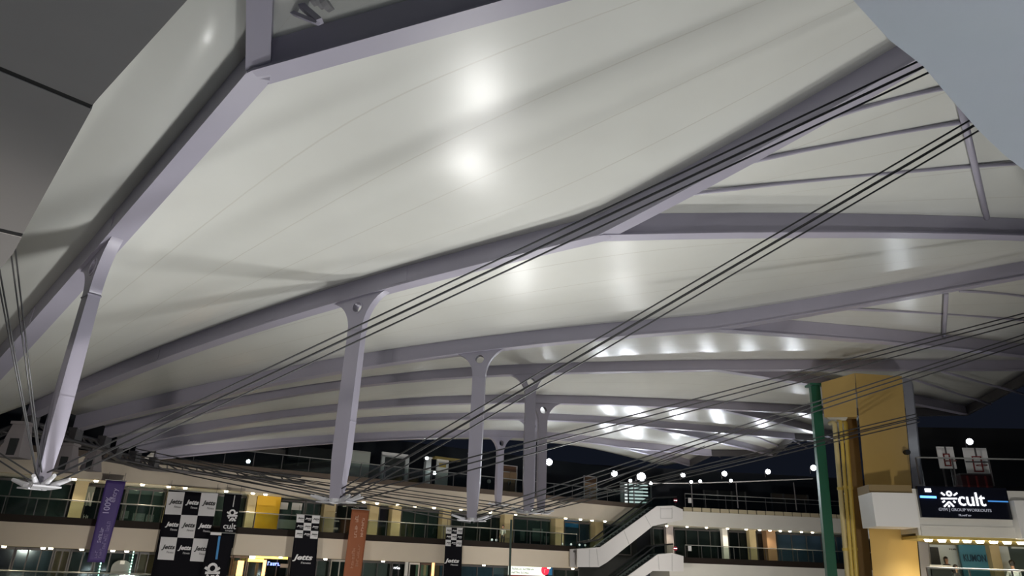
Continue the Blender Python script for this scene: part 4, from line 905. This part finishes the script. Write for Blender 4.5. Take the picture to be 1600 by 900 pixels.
# room under the sign
OF = 5.0
def cw(name, r, off, th, material, parent=None): return CB.pbox(name, r, off, th, material, parent)
CBL = 2.0
def croom(x0, x1, off, material, label, z0=0.6, th=.15):
    u0, u1 = CB.uz(x0, 870, off)[0], CB.uz(x1, 870, off)[0]; o = CB.box('shop_wall', u0, u1, z0, ceilz - .12, off, th, material); tag(o, label, 'wall', 'shop walls under the cult sign'); return o
M_WROOM = mat('white shop wall', (.66, .72, .72), .5); M_BWALL = mat('teal blue shop wall', (.05, .20, .30), .45, noise=.06, nscale=2)
wr = croom(1449, 1500, OF, M_WROOM, 'white shop wall with a dark poster under the cult sign')
bw = croom(1501, 1548, 4.4, M_BWALL, 'teal blue shop wall with dark lettering under the cult sign')
gc = croom(1549, 1564, 4.0, M_BEIGE, 'golden pillar right of the teal blue shop wall', th=.6)
pw = croom(1564, 1578, 4.6, M_WROOM, 'pale green strip of wall right of the golden pillar')
rw = croom(1577, 1680, 4.8, M_TEAL, 'dark green shop wall at the bottom right corner')
cw('poster', (1454, 855, 1468, 882), OF - .06, .05, M_DARK, wr)
ftext(CB, 'KUMON', 1523, 872, 35, 11, 4.36, mat('deep blue lettering', (.012, .045, .085), .5), bw, bold=.01)
scribble(CB, 1488.5, 857.5, 11, 3.5, OF - .05, M_PRB, wr, 4)
cw('light_band', (1580, 848, 1640, 858), 4.7, .08, M_WROOM, rw)
lt = CB.pt(CB.uz(1475, 850, 3.5)[0], 3.5, ceilz - .2)
balustrade(CB, CB.uz(1448, 885, .3)[0], uend, 2.0, CB.uz(1520, 889, .3)[1], .3, 'steel railing with glass below the teal blue shop wall', 1.6)
CB.box('sign_gallery_floor', CB.uz(1440, 890, 0)[0], uend, 1.72, 2.0, 0, 6, M_FLOOR); tag(bpy.data.objects['sign_gallery_floor'], 'floor of the gallery under the cult sign', 'floor', kind='structure')
for nm in ('shop_wall', 'shop_wall.001', 'shop_wall.002', 'shop_wall.003', 'shop_wall.004'): pass
cc = thing('reception_counter', 'dark counter with white top in front of the white shop wall', 'counter', CB.pt(CB.uz(1470, 892, 3)[0], 3.0, 2.0))
u0, u1 = CB.uz(1456, 892, 3)[0], CB.uz(1487, 892, 3)[0]; zc = CB.uz(1470, 884, 3)[1]
CB.box('front', u0, u1, 2.0, zc - .05, 3.0, .6, M_DARK, cc); CB.box('top', u0 - .05, u1 + .05, zc - .05, zc + .03, 2.95, .7, M_WHITE, cc)

# terrace above the sign: back wall, rail, hoops
tw = CB.box('wall_right', CB.uz(1428, 660, 9)[0], uend + 6, 4.4, 10.7, 9.0, .3, M_BLACK); tag(tw, 'dark wall behind the basketball boards', 'wall', kind='structure')
balustrade(CB, CB.uz(1434, 730, 1.2)[0], uend, CB.uz(1500, 758, 1.2)[1], CB.uz(1500, 716, 1.2)[1], 1.2, 'thin railing with clear glass on the terrace above the cult sign', 1.5, gmat=glass_mat('clear terrace glass', (.88, .89, .89), .02))
M_BOARD = mat('white backboard', (.78, .78, .79), .5); M_HRED = mat('dark red rim', (.22, .03, .03), .5)
for x0, x1, y0, y1, lab in ((1466, 1492, 698, 732, 'smaller white basketball backboard left of the bright floodlight'), (1508, 1545, 700, 741, 'larger white basketball backboard under the bright floodlight')):
    u0, u1, z0, z1 = CB.rect(x0, y0, x1, y1, 2.5); um = (u0 + u1) / 2
    t = thing('basketball_hoop', lab, 'basketball hoop', CB.pt(um, 2.5, 4.6), 'basketball hoops above the cult sign')
    CB.box('backboard', u0, u1, z0, z1, 2.5, .05, M_BOARD, t)
    hw = (u1 - u0) * .2; zc = z0 + (z1 - z0) * .68
    for a, c, e, f in ((um - hw, um - hw + .05, z0 + .1, zc), (um + hw - .05, um + hw, z0 + .1, zc), (um - hw, um + hw, zc - .05, zc), (um - hw, um + hw, z0 + .1, z0 + .16)): CB.box('target_line', a, c, e, f, 2.46, .04, M_HRED, t)
    CB.box('cross_bar', u0, u1, z0 + (z1 - z0) * .44, z0 + (z1 - z0) * .48, 2.44, .05, M_DARKST, t); CB.box('upright', um - .03, um + .03, zc, z1, 2.44, .05, M_DARKST, t)
    for sgn in (-1, 1): CB.box('leg', um + sgn * .18 - .03, um + sgn * .18 + .03, 4.6, z0 + .1, 2.6, .08, M_DARKST, t)
    b = MB(); cen = CB.pt(um, 2.15, z0 + (z1 - z0) * .3); N = 16
    rp = [cen + (CB.d * math.cos(2 * math.pi * i / N) + CB.n * math.sin(2 * math.pi * i / N)) * .22 for i in range(N + 1)]
    b.polytube(rp, .018, 6); b.build('rim', M_HRED, t)
t = thing('arcade_cabinet', 'dark red arcade cabinet under the larger backboard', 'cabinet', CB.pt(CB.uz(1525, 750, 2.2)[0], 2.2, 4.6)); u0, u1, z0, z1 = CB.rect(1503, 742, 1550, 762, 2.0)
CB.box('body', u0, u1, 4.6, z1, 2.0, .8, mat('dark red cabinet', (.05, .012, .014), .4), t); CB.box('top_rim', u0 - .04, u1 + .04, z1, z1 + .06, 1.96, .88, M_DARKST, t)
for f in (.2, .5, .8): u = u0 + (u1 - u0) * f; CB.box('front_stripe', u - .04, u + .04, z0, z1 - .05, 1.97, .04, M_HRED, t)
CB.box('terrace_floor', CB.uz(1434, 800)[0], uend, 4.5, 4.6, .4, 8.6, M_DARK); tag(bpy.data.objects['terrace_floor'], 'dark terrace floor behind the cult sign', 'floor', kind='structure')

# ================================================================ FLOODLIGHTS AND LAMPS
def flood(p, r, label, power=0, aim=None, group='floodlights on the far light rail', col=(.86, .93, 1.0), lens=None):
    t = thing('floodlight', label, 'floodlight', p, group); f = (CAM - p).normalized(); f = (f + Vector((0, 0, .25))).normalized(); u = f.cross(Vector((0, 0, 1))).normalized(); v = u.cross(f)
    b = MB(); b.tube(p - f * .22, p, r * 1.15, 14, r * 1.25); b.build('housing', M_DARKST, t)
    b = MB(); b.tube(p, p + f * .03, r, 14); b.build('lens', lens or M_LAMPC, t)
    b = MB(); b.tube(p - f * .12 + u * r * 1.3, p - f * .12 + u * r * 1.3 - Vector((0, 0, r * 2.2)), .03, 6); b.build('bracket', M_DARKST, t)
    if power: lamp('light_source', 'SPOT', p + f * .12, power, col, t, aim=aim, spot_size=2.4, spot_blend=.8, shadow_soft_size=r)
FLD = [(858, 722, 50, .26, 'floodlight right of the close pair of masts', (2, 38, 12)), (960, 740, 58, .27, 'floodlight under the farthest roof beam end', (6, 44, 12)), (1002, 745, 62, .42, 'widest floodlight over the lit glass room', (10, 48, 12)),
       (1067, 742, 62, .22, 'floodlight above the escalator head', (12, 44, 12.5)), (1132, 740, 62, .24, 'floodlight above the black shuttered bay', (15, 40, 13)), (1200, 737, 62, .24, 'floodlight above the dim brown bay', (18, 38, 13)), (1271, 731, 60, .26, 'floodlight just left of the green post', (18, 36, 13))]
rp = []
for x, y, Y, r, lab, aim in FLD: p = P(x, y, Y); flood(p, r * .8, lab, FAR_W, aim); rp.append(p - Vector((0, 0, r * 2)))
flood(P(1515, 690, 34), .13, 'bright floodlight above the basketball boards', FAR_W * .25, (20, 30, 13), 'floodlight above the sign')
for i, (x, y, Y) in enumerate(((985, 751, 63), (1017, 755, 63), (1080, 753, 63), (1094, 752, 63), (1142, 751, 63))): flood(P(x, y, Y), .12, ['small lamp at the left corner of the lit glass room', 'small lamp at the right corner of the lit glass room', 'left one of two small lamps right of the escalator head', 'right one of two small lamps right of the escalator head', 'single small lamp above the black shuttered bay'][i], group='small lamps on the far light rail')
for x, y, lab in ((388, 721, 'small lamp in the shade left of the black boarded room'), (667, 716, 'small lamp on top of the slim white upper column'), (679, 739, 'small lamp beside the white standing panel')): u, z = FL.uz(x, y, 1.8); flood(FL.pt(u, 1.8, z), .12, lab, group='small lamps on the upper gallery')
t = thing('light_rail', 'thin steel pipe carrying the small lamps of the far gallery', 'rail', P(985, 754, 63.3))
b = MB(); b.polytube([P(975, 755, 63.3), P(1080, 755, 63.3), P(1150, 753, 63.3), P(1270, 748, 62.5)], .05, 6); b.build('pipe', M_GREY, t)
for x in (990, 1080, 1150, 1240):
    p = P(x, 754, 63.3); b = MB(); b.tube(p, Vector((p.x, p.y, 8.0)), .05, 6); b.build('standard', M_DARKST, t)

# ================================================================ BANNERS
def banner(fac, name, label, corners, off, material, group=None, wires=True, wave=.04, zmin=None):
    """corners: TL, TR, BR, BL in pixels"""
    (xa, ya), (xb, yb), (xc, yc), (xd, yd) = corners; q = [fac.uz(x, y, off) for x, y in corners]
    um = sum(p[0] for p in q) / 4; zt = (q[0][1] + q[1][1]) / 2; zb = (q[2][1] + q[3][1]) / 2
    t = thing(name, label, 'banner', fac.pt(um, off, zb), group); V = []; nu, nv = 8, 20; b = MB(); 
    for j in range(nv + 1):
        f = j / nv
        for i in range(nu + 1):
            s = i / nu; ua = q[0][0] + (q[3][0] - q[0][0]) * f; ub = q[1][0] + (q[2][0] - q[1][0]) * f
            b.v.append(fac.pt(ua + (ub - ua) * s, off + wave * f * math.sin(s * 5 + f * 4), zt + (zb - zt) * f))
    b.f = [(j * (nu + 1) + i, j * (nu + 1) + i + 1, (j + 1) * (nu + 1) + i + 1, (j + 1) * (nu + 1) + i) for j in range(nv) for i in range(nu)]
    o = b.build('cloth', material, t, smooth=True, recalc=False); md = o.modifiers.new('thickness', 'SOLIDIFY'); md.thickness = .015; md.offset = 0
    b = MB(); b.tube(fac.pt(q[0][0] - .05, off, zt + .02), fac.pt(q[1][0] + .05, off, zt + .02), .03, 8); b.build('top_rod', M_RAIL, t)
    if wires:
        for u in (q[0][0] + .1, q[1][0] - .1): b = MB(); b.tube(fac.pt(u, off, zt), fac.pt(u, off, zt + (wires if wires is not True else .6)), .012, 5); b.build('hanging_wire', M_DARKST, t)
    return t
OB = -1.0; OT = OB - .09
pb = banner(FL, 'hanging_banner', 'long purple banner with pale upright lettering at left', ((166, 750), (197, 752), (163, 880), (136, 877)), OB, M_PURP, wires=.5)
ftext(FL, '100%', 168, 789, 10, 26, OT, M_PURPT, pb, rot=True, bold=.015); ftext(FL, 'entry', 180, 774, 9, 22, OT, M_PURPT, pb, rot=True)
M_PURPD2 = mat('dim purple print', (.26, .21, .45), .6); scribble(FL, 157, 836, 6, 25, OT, M_PURPT, pb, 6, rot=True); scribble(FL, 165.5, 836, 6, 44, OT, M_PURPD2, pb, 11, rot=True, gaps=(6,)); scribble(FL, 150, 866, 5, 12, OT, M_PURPD2, pb, 3, rot=True); scribble(FL, 156, 864, 5, 16, OT, M_PURPD2, pb, 4, rot=True)
def checker(t, fac, TL, TR, BL, BR, off, small=False):
    def L(s, f):
        a = (TL[0] + (TR[0] - TL[0]) * s, TL[1] + (TR[1] - TL[1]) * s); c = (BL[0] + (BR[0] - BL[0]) * s, BL[1] + (BR[1] - BL[1]) * s); return (a[0] + (c[0] - a[0]) * f, a[1] + (c[1] - a[1]) * f)
    for r in range(3):
        for c in range(3):
            white = (r + c) % 2 == 0; cs = [L(c / 3, r / 3), L((c + 1) / 3, r / 3), L((c + 1) / 3, (r + 1) / 3), L(c / 3, (r + 1) / 3)]
            if white:
                q = [fac.uz(x, y, off) for x, y in cs]; b = MB(); b.hexa([fac.pt(u, off, z) for u, z in q], [fac.pt(u, off + .012, z) for u, z in q]); b.build('white_square', M_BANW, t)
            mx, my = L((c + .55) / 3, (r + .46) / 3); wd = (TR[0] - TL[0]) / 3 * .80; ht = (BL[1] - TL[1]) / 3 * .26
            ftext(fac, 'Jetts', mx, my, wd, ht, off - .02, M_PRB if white else M_PRW, t, bold=.04, shear=.25)
            mx, my = L((c + .70) / 3, (r + .66) / 3); ftext(fac, 'Fitness', mx, my, wd * .5, ht * .36, off - .02, M_PRB if white else M_PRW, t)
j1 = banner(FL, 'hanging_banner', 'big black and white checkered banner at left, largest of three', ((263, 767), (341, 770), (313, 925), (231, 922)), OB, M_BANB, 'checkered banners', wave=.02)
checker(j1, FL, (263, 768), (341, 771), (246, 874), (322, 878), OB - .06)
j2 = banner(FL, 'hanging_banner', 'middle-sized checkered banner with large white lettering below, left of the orange banner', ((464, 804), (500, 806), (490, 925), (449, 924)), OB, M_BANB, 'checkered banners', wave=.02)
checker(j2, FL, (464, 804), (500, 806), (461, 840), (496, 842), OB - .06); ftext(FL, 'Jetts', 473, 872, 31, 11, OB - .08, M_PRW, j2, bold=.03, shear=.25); ftext(FL, 'Fitness', 478, 879.5, 15, 3, OB - .08, M_PRW, j2)
j3 = banner(FL, 'hanging_banner', 'smallest checkered banner, below the bright second mast foot', ((697, 824), (723, 825), (720, 925), (692, 925)), OB, M_BANB, 'checkered banners', wave=.02)
checker(j3, FL, (697, 824), (723, 825), (696, 853), (721, 854), OB - .06); ftext(FL, 'Jetts', 706, 877, 23, 8, OB - .08, M_PRW, j3, bold=.03, shear=.25); ftext(FL, 'Fitness', 710, 882.5, 11, 2.4, OB - .08, M_PRW, j3)
c1 = banner(FL, 'hanging_banner', 'narrow black banner reading cult right of the big checkered banner', ((351, 771), (378, 773), (364, 856), (340, 855)), OB - .15, M_BANB, 'black cult banners', wave=.02)
sunman(FL, 363, 806, 8, OB - .22, M_PRW, c1, .10); ftext(FL, 'cult', 359, 822, 20, 9, OB - .22, M_PRW, c1, bold=.01); ftext(FL, 'FITNESS', 358, 829.5, 12, 2.5, OB - .22, M_PRW, c1)
bar((367, 774), (364, 792), .06, M_GREY, c1, FL, OB - .22)
c2 = banner(FL, 'hanging_banner', 'low black banner with a blue stripe and sun-figure mark at the bottom left', ((328, 832), (367, 834), (349, 925), (308, 924)), OB - .4, M_BANB, 'black cult banners', wave=.02, wires=False)
bar((329, 833.5), (346, 834.5), .16, M_PRW, c2, FL, OB - .48); bar((343, 838), (338, 874), .13, M_BLUEP, c2, FL, OB - .48); sunman(FL, 332, 895, 11.5, OB - .48, M_PRW, c2, .15)
o1 = banner(FL, 'hanging_banner', 'long orange banner with pale upright lettering', ((550, 796), (577, 797), (561, 925), (533, 924)), OB, M_ORNG, wires=.6)
scribble(FL, 556, 822, 5.5, 36, OT, M_ORNT, o1, 9, rot=True, gaps=(5,)); scribble(FL, 565.5, 824, 5.5, 30, OT, M_ORNT, o1, 7, rot=True); scribble(FL, 551, 872, 5, 32, OT, mat('dull orange print', (.42, .20, .12), .6), o1, 7, rot=True); scribble(FL, 559, 868, 4, 36, OT, mat('dull orange print', (.42, .20, .12), .6), o1, 8, rot=True)

# ================================================================ PEOPLE
def person(label, loc, yaw, shirt, trousers, pose='stand', long_hair=False, sc=1.0):
    J = {}
    if pose == 'stand':
        J = dict(pel=(0, 0, .95), bel=(0, .01, 1.08), che=(0, .0, 1.30), nek=(0, .0, 1.47), hed=(0, -.02, 1.60), shl=(-.19, 0, 1.40), ell=(-.25, .02, 1.13), hal=(-.24, -.10, .90), shr=(.19, 0, 1.40), elr=(.26, .0, 1.14), har=(.20, -.20, .98),
                 hpl=(-.10, 0, .90), knl=(-.11, -.03, .50), anl=(-.11, .02, .09), tol=(-.12, -.15, .04), hpr=(.10, 0, .90), knr=(.12, -.02, .50), anr=(.12, .03, .09), tor=(.14, -.14, .04))
    else:
        J = dict(pel=(0, 0, .50), bel=(0, .0, .64), che=(0, -.05, .88), nek=(0, -.07, 1.05), hed=(0, -.10, 1.18), shl=(-.19, -.05, .98), ell=(-.24, -.14, .74), hal=(-.12, -.36, .74), shr=(.19, -.05, .98), elr=(.24, -.14, .74), har=(.12, -.36, .74),
                 hpl=(-.10, -.02, .47), knl=(-.12, -.44, .50), anl=(-.12, -.42, .09), tol=(-.13, -.58, .04), hpr=(.10, -.02, .47), knr=(.12, -.44, .50), anr=(.12, -.42, .09), tor=(.13, -.58, .04))
    rad = dict(pel=.13, bel=.12, che=.135, nek=.055, hed=.07, shl=.065, ell=.045, hal=.03, shr=.065, elr=.045, har=.03, hpl=.085, knl=.06, anl=.042, tol=.038, hpr=.085, knr=.06, anr=.042, tor=.038)
    E_ = [('pel', 'bel'), ('bel', 'che'), ('che', 'nek'), ('nek', 'hed'), ('che', 'shl'), ('shl', 'ell'), ('ell', 'hal'), ('che', 'shr'), ('shr', 'elr'), ('elr', 'har'), ('pel', 'hpl'), ('hpl', 'knl'), ('knl', 'anl'), ('anl', 'tol'), ('pel', 'hpr'), ('hpr', 'knr'), ('knr', 'anr'), ('anr', 'tor')]
    hd = J['hed']; ks = list(J)
    # head: crown, chin and nose vertices grow a shaped skull; fingers as short chains
    def add(n, p, r, par): J[n] = p; rad[n] = r; ks.append(n); E_.append((par, n))
    add('crn', (hd[0], hd[1] + .01, hd[2] + .09), .085, 'hed'); add('top', (hd[0], hd[1] + .01, hd[2] + .15), .06, 'crn'); add('nos', (hd[0], hd[1] - .10, hd[2] + .03), .018, 'hed')
    for sd, h in (('l', J['hal']), ('r', J['har'])):
        g_ = -1 if sd == 'l' else 1
        add('pal' + sd, (h[0], h[1] - .03, h[2] - .05), .032, 'ha' + sd)
        for i, (dx, ln) in enumerate(((-.024, .06), (-.008, .075), (.008, .07), (.024, .055))): add('f%d%s' % (i, sd), (h[0] + dx, h[1] - .045 - ln * .3, h[2] - .06 - ln), .009, 'pal' + sd)
        add('th' + sd, (h[0] - g_ * .035, h[1] - .06, h[2] - .08), .010, 'ha' + sd)
    me = bpy.data.meshes.new('body'); me.from_pydata([J[k_] for k_ in ks], [(ks.index(a), ks.index(c)) for a, c in E_], [])
    o = bpy.data.objects.new('body', me); COL.objects.link(o); o.modifiers.new('skin', 'SKIN'); sv = me.skin_vertices[0].data
    for i, k_ in enumerate(ks): sv[i].radius = (rad[k_], rad[k_]); sv[i].use_root = k_ == 'pel'
    sb = o.modifiers.new('sub', 'SUBSURF'); sb.levels = 1; sb.render_levels = 1
    dg = bpy.context.evaluated_depsgraph_get(); dg.update(); bme = bpy.data.meshes.new_from_object(o.evaluated_get(dg)); bpy.data.objects.remove(o)
    bme.materials.clear()
    for mm in (M_SKIN, shirt, trousers, M_BLACK): bme.materials.append(mm)
    zn, zw = J['nek'][2] - .01, J['pel'][2] + .02
    for p in bme.polygons:
        c = p.center; p.use_smooth = True
        arm = abs(c.x) > .17 and c.z > zw - .3 and pose == 'stand' or (pose != 'stand' and c.y < -.2 and c.z > .64)
        p.material_index = 0 if c.z > zn else 3 if c.z < .10 else 2 if (c.z < zw and not arm) else 0 if (arm and c.z < J['ell'][2] - .04 or (pose != 'stand' and c.y < -.26 and c.z > .64)) else 1
    t = thing('person', label, 'person', loc); R_ = Matrix.Rotation(yaw, 4, 'Z') @ Matrix.Scale(sc, 4)
    bme.transform(R_); put('body', bme, None, t, loc)
    bm = bmesh.new(); bmesh.ops.create_uvsphere(bm, u_segments=14, v_segments=10, radius=.112)
    for v in bm.verts:
        v.co.z *= 1.12
        if v.co.y < -.02 and v.co.z < .035: v.co *= .62
        elif v.co.z < -.02 and v.co.y > -.02 and long_hair: v.co.z *= 2.6
    bmesh.ops.translate(bm, vec=(hd[0], hd[1] + .02, hd[2] + .085), verts=bm.verts); hm = bpy.data.meshes.new('hair'); bm.to_mesh(hm); bm.free(); hm.transform(R_)
    put('hair', hm, M_HAIR, t, loc)
    for sx in (-1, 1):
        bm = bmesh.new(); bmesh.ops.create_uvsphere(bm, u_segments=8, v_segments=6, radius=.014); bmesh.ops.translate(bm, vec=(hd[0] + sx * .032, hd[1] - .075, hd[2] + .065), verts=bm.verts); em = bpy.data.meshes.new('eye'); bm.to_mesh(em); bm.free(); em.transform(R_); put('eye', em, M_BLACK, t, loc)
M_SHW = mat('white shirt', (.62, .63, .62), .7); M_TRD = mat('dark trousers', (.02, .022, .03), .7); M_SHD = mat('dark top', (.04, .035, .035), .7)
u, _ = FL.uz(785.5, 845, .7); person('standing person in white shirt and dark trousers behind the lower balustrade', FL.pt(u, .7, 4.0), -.5, M_SHW, M_TRD, 'stand')
def seat(p, yaw, lab):
    t = thing('stool', lab, 'stool', p); b = MB(); b.tube(p, p + Vector((0, 0, .36)), .04, 8); b.build('stem', M_RAIL, t); b = MB(); b.tube(p + Vector((0, 0, .33)), p + Vector((0, 0, .385)), .2, 16); b.build('seat', M_DARK, t); b = MB(); b.tube(p, p + Vector((0, 0, .03)), .2, 16); b.build('foot', M_RAIL, t)
u, _ = CB.uz(1479, 880, 4.3); p = CB.pt(u, 4.3, 2.0); person('person in dark clothes with long dark hair in front of the white shop wall', p, .2, M_SHD, M_TRD, 'stand', True, .93)
u, _ = CB.uz(1491, 890, 2.2); p = CB.pt(u, 2.2, 2.0); seat(p, 0, 'small stool under the seated person by the counter'); person('seated person in dark clothes beside the counter', p, .5, M_SHD, M_TRD, 'sit', True, .93)
u, _ = CB.uz(1584, 888, 2.0); p = CB.pt(u, 2.0, 2.0); seat(p, 0, 'small stool under the person at the bottom right corner'); person('seated person in white shirt seen from behind at the bottom right corner', p, 2.9, M_SHW, M_TRD, 'sit', False, 1.12)

# ================================================================ SOFFITS CLOSE TO THE VIEWER
def soffit_piece(px, z, th, name, material, parent):
    lo = [PZ(x, y, z) for x, y in px]; b = MB(); b.hexa(lo, [p + Vector((0, 0, th)) for p in lo]); return b.build(name, material, parent)
t = thing('ceiling_soffit', 'dark grey clad soffit in the upper left corner close to the viewer', 'soffit', PZ(60, 150, 5.2), kind='structure')
soffit_piece([(144, 164), (300, -8), (410, -130), (-220, -130), (-220, 12)], 5.2, .10, 'cladding_panel', M_SOFF, t)
soffit_piece([(143, 171), (-220, 21), (-220, 306), (36, 365)], 5.2, .10, 'cladding_panel', M_SOFF, t)
soffit_piece([(34, 371), (-220, 313), (-220, 560), (-60, 490), (2, 418), (20, 397)], 5.2, .10, 'cladding_panel', M_SOFF, t)
soffit_piece([(142, 167), (290, -5), (390, -120), (-220, -120), (-220, 550), (-62, 486), (0, 414), (18, 396)], 5.205, .10, 'backing', M_BLACK, t)
t = thing('ceiling_soffit', 'pale satin soffit in the upper right corner close to the viewer', 'soffit', PZ(1500, 60, 5.0), kind='structure')
soffit_piece([(1322, -12), (1390, 63), (1442, 103), (1486, 155), (1530, 205), (1570, 243), (1612, 275), (1800, 360), (1800, -140), (1240, -140)], 5.0, .12, 'cladding_panel', M_SOFFW, t)
uplight((3.2, 1.6, 0), (2.6, 3.0, 5.0), 10, (.85, .93, 1.0), 'small cool added uplight standing right beside the viewer', .2, 1.6)  # unseen lamp added to brighten the pale soffit
